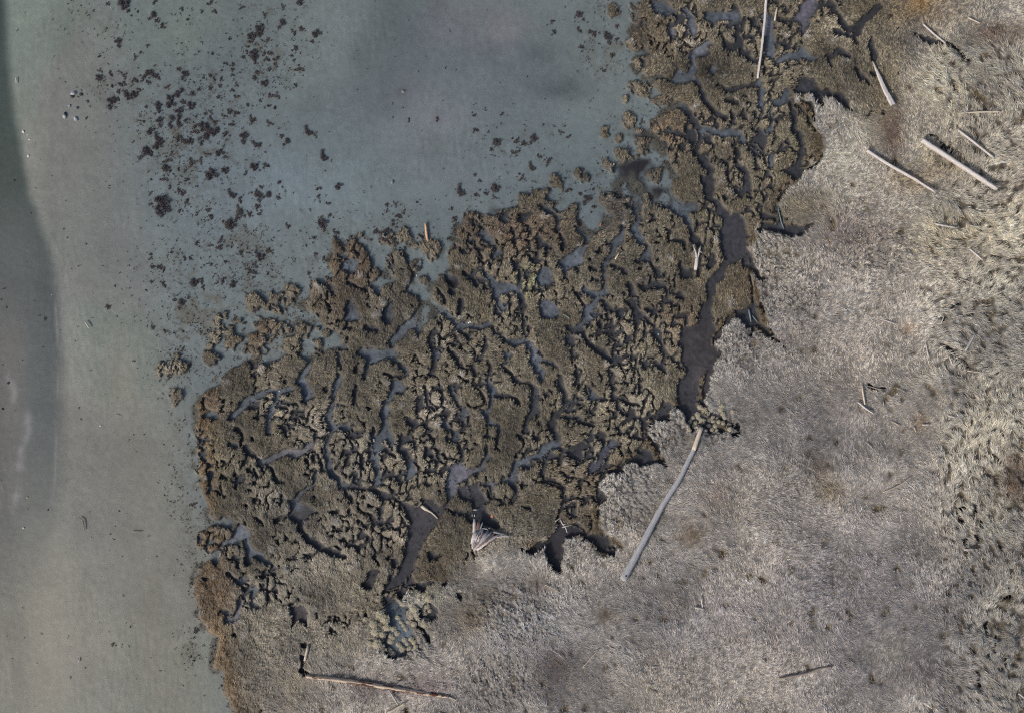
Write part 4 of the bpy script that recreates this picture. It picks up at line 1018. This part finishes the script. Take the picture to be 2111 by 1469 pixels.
# bleached dead branch in the forked creek
x_, y_ = tp('I', 240, 1180); zf = hz(x_, y_) + 0.05; wx, wy = W(x_, y_, zf); c = (wx, wy, zf)
e = empty('dead_branch', c, 0, 'bleached branch with crossing twigs lying at the head of the dark forked pit', 'branch')
limb(e, 'stem', 'I', [(218, 1150), (235, 1185), (262, 1215), (275, 1260)], [7, 9, 9, 4], c, 0, W_white, 31)
limb(e, 'twig', 'I', [(232, 1218), (270, 1205), (314, 1195)], [5, 7, 4], c, 0, W_white, 32, 0.03)
limb(e, 'twig', 'I', [(178, 1168), (205, 1148), (228, 1128)], [4, 5, 3], c, 0, W_white, 33, 0.03)
limb(e, 'twig', 'I', [(235, 1190), (255, 1188), (272, 1185)], [4, 6, 4], c, 0, W_white, 34, 0.05)

# ------------------------------------------------------------------ brick, stones, shells
def bevel_box(name, sx, sy, sz, m):
    import bmesh
    bm = bmesh.new(); bmesh.ops.create_cube(bm, size=1.0)
    for v_ in bm.verts: v_.co.x *= sx; v_.co.y *= sy; v_.co.z *= sz
    bmesh.ops.bevel(bm, geom=list(bm.edges), offset=0.02, segments=2, affect='EDGES')
    for v_ in bm.verts: v_.co += 0.006 * __import__('mathutils').Vector(rng.standard_normal(3))
    me = bpy.data.meshes.new(name); bm.to_mesh(me); bm.free(); me.materials.append(m); o = bpy.data.objects.new(name, me); C.objects.link(o); return o
x_, y_ = tp('S', 862, 298); zf = hz(x_, y_) + 0.06; o = bevel_box('brick', 0.17, 0.24, 0.12, mat('brick_clay', 0.85, col=(206, 132, 104), noise_scale=18, amp=0.2, bump=0.3))
wx, wy = W(x_, y_, zf); o.location = (wx, wy, zf); o.rotation_euler = (0, 0, R(-18)); tag(o, 'small orange brick on the rim of the black pool', 'brick')
import bmesh
def stone(tile, x, y, r, col, label, name='stone', cat='stone', group=None, seed=0):
    g = np.random.default_rng(seed); bm = bmesh.new(); bmesh.ops.create_icosphere(bm, subdivisions=2, radius=1.0)
    v_ = np.array([p.co[:] for p in bm.verts]); d = v_ / np.linalg.norm(v_, axis=1, keepdims=True)
    f = 1 + 0.18 * np.sin(d @ g.normal(0, 2.2, 3) + g.random() * 6) + 0.10 * np.sin(d @ g.normal(0, 4, 3))
    rr = r / TILES[tile][2] / PPM
    for p, q_ in zip(bm.verts, d * f[:, None] * np.array([rr, rr * g.uniform(.7, .95), rr * .62])): p.co = q_
    me = bpy.data.meshes.new(name); bm.to_mesh(me); bm.free()
    a_ = me.color_attributes.new('Col', 'FLOAT_COLOR', 'POINT'); nv = len(me.vertices)
    c4 = np.ones((nv, 4), np.float32); top = sst(-0.1, 0.5, (d @ np.array([-0.4, -0.3, 0.8])) + 0.25 * g.standard_normal(nv)[:])
    c4[:, :3] = lin(np.array(col))[None] ; a_.data.foreach_set('color', c4.ravel()); me.materials.append(M_stone)
    o = bpy.data.objects.new(name, me); C.objects.link(o); a0, b0 = tp(tile, x, y); z_ = hz(a0, b0) + rr * 0.25; wx, wy = W(a0, b0, z_); o.location = (wx, wy, z_); o.rotation_euler = (0, 0, g.random() * 6)
    tag(o, label, cat, group); return o
for k_, (t_, x, y, r_, col, lab) in enumerate([
    ('P', 453, 578, 16, (160, 163, 166), 'largest pale boulder, topmost of the rocks on the left mud'), ('P', 446, 597, 12, (54, 56, 62), 'black stone leaning against the largest pale boulder'),
    ('P', 500, 585, 11, (64, 68, 72), 'small dark stone just right of the largest pale boulder'), ('P', 398, 720, 13, (158, 162, 166), 'white stone, leftmost of the lower rocks on the left mud'),
    ('P', 403, 705, 12, (44, 48, 54), 'black stone touching the leftmost white stone'), ('P', 468, 736, 14, (156, 162, 168), 'white stone, lowest and right of the rocks on the left mud'),
    ('P', 430, 655, 10, (150, 156, 160), 'small pale stone between the upper and lower rocks'), ('P', 475, 668, 10, (88, 92, 96), 'grey stone right of the small pale stone on the left mud'),
    ('P', 537, 630, 10, (86, 94, 100), 'small grey stone farthest right of the rock cluster'), ('P', 527, 735, 8, (104, 112, 114), 'tiny grey stone right of the lowest white stone'),
    ('Q', 932, 566, 12, (128, 134, 132), 'lone grey stone in a dark ring on the open mud'), ('Q', 865, 1127, 13, (120, 132, 138), 'lone flat blue grey stone on the open mud above the orange stick'),
    ('P', 145, 815, 9, (212, 204, 200), 'largest white shell on the rim of the left channel'), ('P', 183, 863, 6, (220, 208, 196), 'small cream shell just below the largest white shell'),
    ('P', 177, 966, 9, (214, 208, 204), 'long white shell lowest on the rim of the left channel'), ('P', 170, 832, 4, (206, 200, 196), 'tiny white shell between the largest and the cream shell'),
    ('N', 146, 322, 7, (190, 190, 196), 'small white stone on the channel floor at lower left'), ('N', 170, 134, 6, (200, 176, 120), 'tiny yellow stone on the channel floor at left'),
    ('O', 50, 897, 9, (58, 58, 64), 'dark stone beside the pale smear at the left edge'), ('O', 15, 1057, 8, (62, 64, 70), 'dark stone nearest the left edge'),
    ('D', 858, 934, 7, (236, 240, 244), 'left one of the white shells in the middle creek'), ('D', 872, 928, 7, (240, 242, 246), 'right one of the white shells in the middle creek'),
    ('D', 432, 548, 6, (222, 226, 230), 'white shell on the mud below the orange stripped stick'), ('E', 1022, 1028, 8, (150, 170, 168), 'small greenish stone in the narrow eastern creek'),
    ('G', 1473, 500, 12, (176, 186, 160), 'pale green round stone in the creek of the western mats'), ('G', 698, 100, 6, (226, 230, 232), 'white shell in the uppermost creek of the western mats'),
    ('I', 465, 1346, 7, (196, 206, 190), 'pale green pebble beside the dark forked pit'), ('O', 620, 1160, 5, (210, 214, 210), 'tiny white pebble alone on the lower sand bar')]):
    shell = 'shell' in lab
    stone(t_, x, y, r_, col, lab, 'shell' if shell else 'stone', 'shell' if shell else 'stone', None, 300 + k_)

# ------------------------------------------------------------------ weed clumps and tussocks on the flat
def proto_clump(seed, kind):
    g = np.random.default_rng(seed); V_, T_, Cc = [], [], []
    lob = [(0.0, 0.0, 0.42)] + [(g.normal(0, 0.43), g.normal(0, 0.43), g.uniform(0.18, 0.38)) for _ in range(7)]
    n = 150 if kind == 'weed' else 260
    for k_ in range(n):
        lx, ly, lr = lob[g.integers(8)]; a_ = g.random() * 2 * math.pi; rr = lr * math.sqrt(g.random()); x = lx + rr * math.cos(a_); y = ly + rr * math.sin(a_)
        h0 = max(0.0, 1 - (rr / lr) ** 2) * 0.28
        if kind == 'weed':
            th_ = g.random() * 2 * math.pi; L = g.uniform(0.12, 0.30); wv = g.uniform(0.06, 0.13); up = g.uniform(0.0, 0.20)
            col = lin((48, 44, 50)) if g.random() < 0.66 else lin((104, 96, 88)); col = col * g.uniform(0.6, 1.3)
        else:
            th_ = R(60) + g.normal(0, 0.9); L = g.uniform(0.2, 0.42); wv = g.uniform(0.035, 0.06); up = g.uniform(0.1, 0.28)
            col = lin((60, 54, 58)) * g.uniform(0.5, 1.3) if g.random() < 0.5 else lin((92, 88, 90)) * g.uniform(0.5, 1.2)
        dx, dy = math.cos(th_), math.sin(th_); b = len(V_)
        V_ += [(x + dy * wv / 2, y - dx * wv / 2, h0), (x - dy * wv / 2, y + dx * wv / 2, h0), (x + dx * L * .6 - dy * wv / 2, y + dy * L * .6 + dx * wv / 2, h0 + up), (x + dx * L * .6 + dy * wv / 2, y + dy * L * .6 - dx * wv / 2, h0 + up * 1.1), (x + dx * L, y + dy * L, h0 + up * 0.7)]
        T_ += [(b, b + 1, b + 2), (b, b + 2, b + 3), (b + 3, b + 2, b + 4)]; Cc += [col] * 5
    for lx, ly, lr in lob:      # the sod each lobe grows from
        b = len(V_); V_.append((lx, ly, 0.26)); m_ = 9
        for q_ in range(m_):
            a_ = q_ / m_ * 2 * math.pi; r0 = lr * g.uniform(0.35, 0.75); V_.append((lx + r0 * math.cos(a_), ly + r0 * math.sin(a_), -0.05))
        T_ += [(b, b + 1 + q_, b + 1 + (q_ + 1) % m_) for q_ in range(m_)]; Cc += [lin((58, 52, 52) if kind == 'weed' else (64, 58, 58))] * (m_ + 1)
    return np.array(V_), T_, np.array(Cc)
CL = """
P 535,85,10 550,100,10 580,65,10 665,25,14 775,40,34 790,70,18 850,70,12 940,100,24 970,130,18 1000,155,18 1030,148,10 950,15,15 1060,95,8 1125,60,14 1115,90,8 1160,120,14 1170,150,10 1245,75,12 1300,20,18 1330,75,16 1185,60,8 1490,45,14 325,125,6 355,185,6 398,184,6 375,165,6 735,265,22 610,350,12 835,350,14 870,325,12 915,280,12 670,395,8 615,435,12 610,480,22 680,460,16 765,465,18 730,450,10 690,530,16 740,520,18 770,520,12 735,565,16 770,580,18 800,605,24 840,590,22 855,550,14 690,640,28 730,615,14 840,500,20 880,480,20 905,460,22 935,440,20 950,470,22 915,505,18 980,480,12 975,530,10 1035,540,14 1105,430,16 1140,470,22 1120,555,20 1090,590,22 1060,615,22 1040,650,26 975,650,22 975,685,20 900,660,12 1185,580,18 1230,555,14 1130,635,20 1185,665,24 1300,545,16 1110,700,24 1150,740,16 1060,740,22 1050,775,16 990,755,22 885,750,14 930,735,8 1100,770,22 1210,715,10 1265,705,16 1300,690,12 1300,735,14 1325,760,18 1210,775,20 1200,810,18 1260,800,28 1300,820,34 1260,850,28 1330,810,24 1240,885,16 1095,860,20 1150,880,26 1185,880,18 920,820,22 970,860,24 1000,880,20 960,910,24 890,950,34 930,940,20 1060,950,12 1110,970,10 1395,830,20 1345,950,24 1390,970,14 1275,955,14 1235,995,16 1180,1005,20 1030,990,20 1020,1040,24 1050,1060,16 1100,1050,12 1140,1050,10 1290,1090,34 1300,1050,20 1010,1105,18 1050,1155,14 1155,1115,18 1100,1180,16 1130,1195,20 1155,1240,20 930,1110,12 925,1195,12 930,1265,14 1000,1270,44 1020,1310,30 985,1250,26 1110,1305,14 1215,1320,10 1190,1335,10 1285,1295,16 1300,1345,18 1265,1365,10 1385,720,14 1420,690,20 1465,700,20 1425,770,18 1400,1060,22 1430,1210,24 1480,1240,18 1475,1290,18 1480,1320,22 1545,1325,14 1420,1390,34 1380,1370,10 1400,210,10 1420,240,12 1465,225,8 1500,215,8 1255,265,10 1370,295,8 1310,330,14 1345,345,8 1420,330,6 1390,390,14 1435,400,14 1435,430,14 1370,435,12 1440,465,12 1300,470,18 1320,490,12 1270,495,10 1365,485,14 1460,525,12 1440,495,8 1360,530,14 1440,560,14 1350,600,14 1465,600,16 1540,225,22 1560,250,20 1530,290,14 1525,320,12 1505,355,18 1570,340,24 1575,380,16 1570,480,16 1570,220,18 1530,650,16 1555,740,20 1510,855,26 1550,870,8 1575,905,12 1520,1070,14 1570,1040,20
Q 290,20,24 190,40,14 75,90,14 270,115,10 180,150,26 60,180,26 40,210,22 30,140,10 300,180,18 260,210,16 385,215,26 370,255,14 100,245,14 200,280,7 265,300,18 245,345,14 260,370,12 10,350,24 75,335,14 110,335,16 95,370,18 150,365,18 140,395,12 105,430,14 200,400,10 230,430,10 285,425,20 30,450,18 15,485,14 85,520,22 130,505,8 165,490,10 175,515,10 145,590,18 105,585,14 265,530,14 200,540,8 50,620,12 95,655,14 138,665,16 5,740,16 105,765,16 170,800,10 180,840,16 210,880,22 340,820,24 385,830,16 30,900,22 435,975,26 490,990,8 20,1040,24 90,1025,20 445,1060,8 165,1130,18 50,1155,14 20,1190,20 45,1220,22 90,1210,24 30,1275,20 160,1220,16 205,1185,8 255,1190,7 525,1160,22 405,1165,16 735,1155,6 685,1185,10 970,740,12 1145,735,14 1370,710,14 1440,675,10 1545,705,12 1385,805,18 1435,845,10 1460,815,10 1510,880,26 1475,925,14 1375,1080,12 1410,1120,12 1280,1190,28 1385,1205,20 1440,1195,16 1500,1165,28 1495,1220,12 410,1210,14 420,1250,10 470,1260,14 425,1390,28 420,1350,14 215,1395,14 360,1300,10 830,1265,14 885,1260,14 900,1340,16 870,1390,16 840,1420,14 765,1430,14 1020,1250,12 1250,1350,16 1250,1395,14 1230,1290,12 935,1310,12 515,1440,20 480,1330,14 487,283,5 628,365,5 1180,1045,6
A 430,90,22 455,120,12 270,130,14 275,200,16 235,155,8 430,190,18 500,195,16 530,210,20 590,75,8 585,125,8 665,160,14 600,210,20 620,245,22 670,240,14 445,295,18 490,375,10 635,340,18 685,375,8 585,435,14 560,425,8 575,295,8 110,472,5 225,613,5 820,750,14 735,940,16 520,1165,14 360,1175,20 150,855,24 210,770,10 320,820,14 370,845,14 265,830,10 40,870,20 90,885,20 40,945,18 130,885,12 185,970,16 235,1000,20 135,1040,22 80,1100,16 60,1075,12 150,1125,10 540,1000,10 90,775,10 280,780,10 340,780,10 250,1170,16 220,1240,20 440,1200,18 480,1240,24 520,1280,20 350,1060,8 740,690,8 400,1130,10
C 20,40,12 110,20,16 140,60,16 90,95,14 235,105,16 290,145,28 340,90,24 370,40,22 450,40,20 410,60,16 530,40,20 560,20,14 950,10,10 1110,60,14 1020,110,16 1050,150,24 1060,180,14 770,145,20 870,190,12 920,200,8 840,220,8 980,240,22 1000,250,12 1490,190,22 1560,190,24 1580,20,14 220,260,24 310,270,12 20,280,20 130,300,16 210,320,20 385,350,26 380,370,16 450,365,14 500,350,18 610,340,24 640,365,14 550,410,34 500,450,20 510,480,20 430,365,8 255,435,14 80,465,12 140,460,18 60,400,12 180,490,8 450,505,22 490,530,26 630,465,12 820,430,14 1000,370,18 1060,405,20 915,300,14 1450,260,12 1550,255,28 600,535,16 640,570,14 155,555,14 230,590,26 290,570,8 320,590,14 365,575,12 310,630,28 700,605,8 85,660,14 60,600,24 20,600,20 940,530,18 950,570,12 820,790,7 330,830,8 40,1010,14 1560,575,10 1090,600,20 1080,560,14 330,900,20 500,830,24 410,940,24 860,670,16
D 50,260,10 100,190,18 210,180,20 240,100,20 300,60,20 440,500,20 405,550,6 750,90,20 740,140,18 690,240,18 180,575,8 70,255,8 430,150,6 570,160,7 450,205,5
O 1008,15,8 1090,18,6 930,105,12 925,130,12 1060,90,14 1140,125,14 1175,125,14 1110,100,10 1210,40,12 1355,60,16 1300,50,8 1395,150,12 1290,165,10 1340,170,10 985,185,20 1010,200,16 940,180,14 830,185,8 710,295,10 665,430,18 1010,295,18 905,330,10 935,275,12 1195,280,26 1255,300,14 1160,370,12 1080,385,18 1120,400,22 1110,435,14 1045,435,10 1040,370,8 1000,430,8 1035,470,8 1050,488,6 995,500,6 945,555,16 1015,575,14 970,605,10 1050,590,10 1080,590,10 1130,580,12 1240,580,10 910,545,8 1040,850,16 1130,690,14 990,880,10 1170,1220,8 280,500,12 245,480,8 28,312,8 45,432,8 5,385,8 165,148,4 735,1090,6 830,765,10 265,675,6
N 920,368,5 700,1045,14 525,1190,6 675,965,4 1200,180,16 1225,380,12 1215,960,20 1385,1250,12 1370,1300,12
"""
items = []
for ln in CL.strip().splitlines():
    tk = ln.split()
    for q_ in tk[1:]:
        x, y, r_ = [float(v_) for v_ in q_.split(',')]; px, py = tp(tk[0], x, y); items.append((r_ / TILES[tk[0]][2], px, py))
items.sort(reverse=True)
protos = {}
for kd, nm in (('weed', 'seaweed_clump'), ('tussock', 'mud_tussock')):
    protos[kd] = []
    for s_i in range(6):
        v, tr, cc = proto_clump(900 + s_i + (50 if kd == 'tussock' else 0), kd)
        me_o = new_mesh(nm, v, None, tr, cc, M_weed if kd == 'weed' else M_grass); protos[kd].append([me_o, False])
cnt = {'weed': 0, 'tussock': 0}; rest = []
for i_, (r_, px, py) in enumerate(items):
    kd = 'tussock' if r_ > 7.0 else 'weed'
    if kd == 'weed' and cnt['weed'] >= 285: rest.append((r_, px, py)); continue
    pr_ = protos[kd][cnt[kd] % 6]; cnt[kd] += 1
    if pr_[1]: o = pr_[0].copy(); C.objects.link(o)
    else: o = pr_[0]; pr_[1] = True
    rm = r_ / PPM * 1.25; z_ = hz(px, py) - 0.004; wx, wy = W(px, py, z_ + 0.05); o.location = (wx, wy, z_); o.scale = (rm, rm, rm * 0.8)
    o.rotation_euler = (0, 0, random.uniform(-0.5, 0.5) if kd == 'tussock' else random.uniform(0, 6.28))
    if px < 640 and py < 500: wh = ('in the dense scatter on the upper left mudflat', 'upper left scatter')
    elif px < 640: wh = ('on the wet mud left of the grass mats', 'left of the mats')
    elif px < 940: wh = ('on open mud above the westernmost mats', 'above the western mats')
    else: wh = ('on open mud off the upper marsh edge', 'off the upper marsh edge')
    if kd == 'tussock': tag(o, 'ragged grey brown tussock ' + wh[0], 'tussock', 'ragged tussocks ' + wh[1])
    else: tag(o, 'small dark seaweed clump ' + wh[0], 'seaweed clump', 'seaweed clumps ' + wh[1])
for kd in protos:
    for o_, used in protos[kd]:
        if not used: bpy.data.objects.remove(o_)
print('clumps', cnt, len(rest))
# finest weed flecks: nobody could count them
g = np.random.default_rng(77); VV, TT, CC = [], [], []; b = 0
def fleck(px, py, r_, dark):
    global b
    n_ = 5 if r_ > 1.2 else 2
    for _ in range(n_):
        x = px + g.normal(0, r_ * 0.6); y = py + g.normal(0, r_ * 0.6); z_ = hz(x, y); th_ = g.random() * 6.28; L = g.uniform(0.5, 1.1) * max(r_, 0.9) / PPM; wv = L * g.uniform(0.35, 0.7)
        wx, wy = W(x, y, z_); dx, dy = math.cos(th_), math.sin(th_)
        VV.extend([(wx - dx * L / 2 - dy * wv / 2, wy - dy * L / 2 + dx * wv / 2, z_ + 0.003), (wx - dx * L / 2 + dy * wv / 2, wy - dy * L / 2 - dx * wv / 2, z_ + 0.004), (wx + dx * L / 2, wy + dy * L / 2, z_ + 0.02), (wx, wy, z_ + 0.05 + 0.02 * g.random())])
        TT.extend([(b, b + 1, b + 3), (b + 1, b + 2, b + 3), (b + 2, b, b + 3)]); col = lin(dark) * g.uniform(0.6, 1.5); CC.extend([col] * 4); b += 4
for r_, px, py in rest: fleck(px, py, r_, (58, 54, 56))
N_ = 90000; qx = g.uniform(-20, 1420, N_); qy = g.uniform(-20, 1490, N_); pw = samp(np.maximum(weedy, 1.3 * fr0) * (1 - VG) * (1 - sst(0.1, 0.5, inm) * 0.5), qx, qy) * 0.60 * (0.3 + 0.9 * sst(-0.3, 1.2, samp(n6 + n12, qx, qy))) + 0.007 + 0.10 * samp(inm, qx, qy)
ok = g.random(N_) < pw * (samp(VG, qx, qy) < 0.3)
for x, y in zip(qx[ok], qy[ok]): fleck(x, y, g.choice([0.9, 1.4, 2.4], p=[.45, .37, .18]), (60, 56, 56))
fl_o = new_mesh('seaweed_litter', np.array(VV), None, TT, np.array(CC), M_weed); tag(fl_o, 'tiny dark weed flecks strewn over the mudflat', 'seaweed', kind='stuff')
# gravel and shell grit
VV, TT, CC = [], [], []; b = 0
N_ = 26000; qx = g.uniform(-20, 1500, N_); qy = g.uniform(-20, 1490, N_)
gr = blobs([(170, 560, 60, 120, 1), (220, 720, 60, 120, 1), (260, 860, 50, 120, .9), (300, 1000, 60, 120, .5), (345, 1150, 50, 120, .5), (400, 1120, 30, 120, .8), (150, 250, 120, 200, .35), (100, 1300, 120, 200, .35), (400, 620, 120, 100, .6), (160, 1000, 60, 160, .35), (440, 500, 100, 60, .4)])
pw = samp(np.maximum(gr, 0.10 * (VEG < .5)) * (1 - VG), qx, qy) * 0.55 * (0.5 + sst(-0.5, 1.5, samp(n6 * 0.6 + n12, qx, qy)))
ok = g.random(N_) < pw
for x, y in zip(qx[ok], qy[ok]):
    r_ = g.uniform(0.012, 0.03) * (1.8 if g.random() < 0.06 else 1); z_ = hz(x, y); wx, wy = W(x, y, z_); a_ = g.random() * 6.28
    VV.append((wx, wy, z_ + r_)); col = lin((178, 178, 172)) * g.uniform(0.6, 1.15) if g.random() < 0.5 else lin((80, 82, 82)) * g.uniform(0.5, 1.3)
    for q_ in range(5): VV.append((wx + r_ * math.cos(a_ + q_ * 1.2566), wy + r_ * math.sin(a_ + q_ * 1.2566) * 0.8, z_ - 0.003))
    TT.extend([(b, b + 1 + q_, b + 1 + (q_ + 1) % 5) for q_ in range(5)]); CC.extend([col] * 6); b += 6
gv = new_mesh('gravel', np.array(VV), None, TT, np.array(CC), M_stone); tag(gv, 'fine gravel and shell grit strewn over the sand bar', 'gravel', kind='stuff')

# ------------------------------------------------------------------ rounded pale tussocks in the pools
def proto_round(seed):
    g = np.random.default_rng(seed); V_, T_, Cc = [], [], []
    ex = g.uniform(0.7, 1.0)
    b = 0; V_.append((0, 0, 0.55)); m_ = 14
    for ring_, (rr, hh) in enumerate(((0.5, 0.46), (0.85, 0.2), (0.95, -0.3))):
        for q_ in range(m_):
            a_ = q_ / m_ * 2 * math.pi; r0 = rr * (1 + 0.16 * math.sin(3 * a_ + seed) + g.normal(0, 0.05)); V_.append((r0 * math.cos(a_), r0 * ex * math.sin(a_), hh))
    T_ += [(0, 1 + q_, 1 + (q_ + 1) % m_) for q_ in range(m_)]
    for ring_ in range(2):
        o0 = 1 + ring_ * m_; o1 = o0 + m_
        for q_ in range(m_): q2 = (q_ + 1) % m_; T_ += [(o0 + q_, o1 + q_, o1 + q2), (o0 + q_, o1 + q2, o0 + q2)]
    Cc += [lin((140, 130, 110))] * len(V_)
    for k_ in range(170):
        a_ = g.random() * 6.28; rr = 0.9 * math.sqrt(g.random()); x, y = rr * math.cos(a_), rr * ex * math.sin(a_); h0 = 0.5 * (1 - rr ** 2) + 0.02
        th_ = a_ * 0 + R(65) + g.normal(0, 0.5) if g.random() < 0.4 else a_ + g.normal(0, 0.5); L = g.uniform(0.2, 0.5); wv = 0.06; up = g.uniform(0.0, 0.16)
        dx, dy = math.cos(th_), math.sin(th_); b = len(V_)
        V_ += [(x + dy * wv / 2, y - dx * wv / 2, h0), (x - dy * wv / 2, y + dx * wv / 2, h0), (x + dx * L * .6 - dy * wv / 2, y + dy * L * .6 + dx * wv / 2, h0 + up), (x + dx * L * .6 + dy * wv / 2, y + dy * L * .6 - dx * wv / 2, h0 + up), (x + dx * L, y + dy * L, h0 - 0.05)]
        T_ += [(b, b + 1, b + 2), (b, b + 2, b + 3), (b + 3, b + 2, b + 4)]; Cc += [lin((212, 204, 178)) * g.uniform(0.65, 1.15)] * 5
    return np.array(V_), T_, np.array(Cc)
TU = """X 440,480,85 560,590,90 310,700,75 350,850,85 600,770,78 500,920,60 390,1120,85 240,1120,55 840,550,48 910,650,42 960,720,38 1010,800,44 980,1030,50 1060,640,32 740,790,58 820,890,55 690,950,50 740,990,42 680,1060,62 860,1140,58 930,1230,62 1130,510,46 1180,600,42 1190,690,52 1190,360,75 1240,480,48 1265,560,36 940,240,66 1530,400,42 1420,460,46 1400,380,46 1460,300,62 1420,580,36 1490,600,36 1420,710,62 1510,150,66 1130,1020,55 1200,1090,52 1040,1110,42 1110,1230,62 1220,1180,46 130,590,46 660,1250,52 720,1330,62
Y 640,280,75 760,370,85 850,480,80 560,500,74 590,590,60 420,600,60 330,720,58 490,760,58 450,850,54 510,910,50 130,740,52 700,700,92 910,670,54 1030,600,62 1030,700,52 1150,620,46 1200,720,54 1310,770,76 1520,820,66 1540,940,66 900,840,62 1090,850,62 990,960,54 1150,990,52 1080,1080,62 1300,250,74 1250,350,74 1330,480,62 1380,580,62 260,830,52 300,960,62 1620,420,62"""
rp = []
for s_i in range(5):
    v, tr, cc = proto_round(40 + s_i); rp.append([new_mesh('grass_tussock', v, None, tr, cc, M_grass), False])
k_ = 0
for ln in TU.splitlines():
    tk = ln.split()
    for q_ in tk[1:]:
        x, y, r_ = [float(v_) for v_ in q_.split(',')]; px, py = tp(tk[0], x, y); pr_ = rp[k_ % 5]; k_ += 1
        if pr_[1]: o = pr_[0].copy(); C.objects.link(o)
        else: o = pr_[0]; pr_[1] = True
        rm = r_ / TILES[tk[0]][2] / PPM * 1.15; z_ = min(hz(px, py), 0.3); wx, wy = W(px, py, z_ + rm * .4); o.location = (wx, wy, z_ + rm * 0.1); o.scale = (rm, rm, rm * 1.0); o.rotation_euler = (0, 0, random.uniform(-0.6, 0.6))
        if tk[0] == 'X': tag(o, 'rounded pale grass tussock standing in the blue grey pool above the barked log', 'grass tussock', 'tussocks in the pool above the barked log')
        else: tag(o, 'rounded pale grass tussock in the black creek head by the longest log', 'grass tussock', 'tussocks at the top end of the longest log')
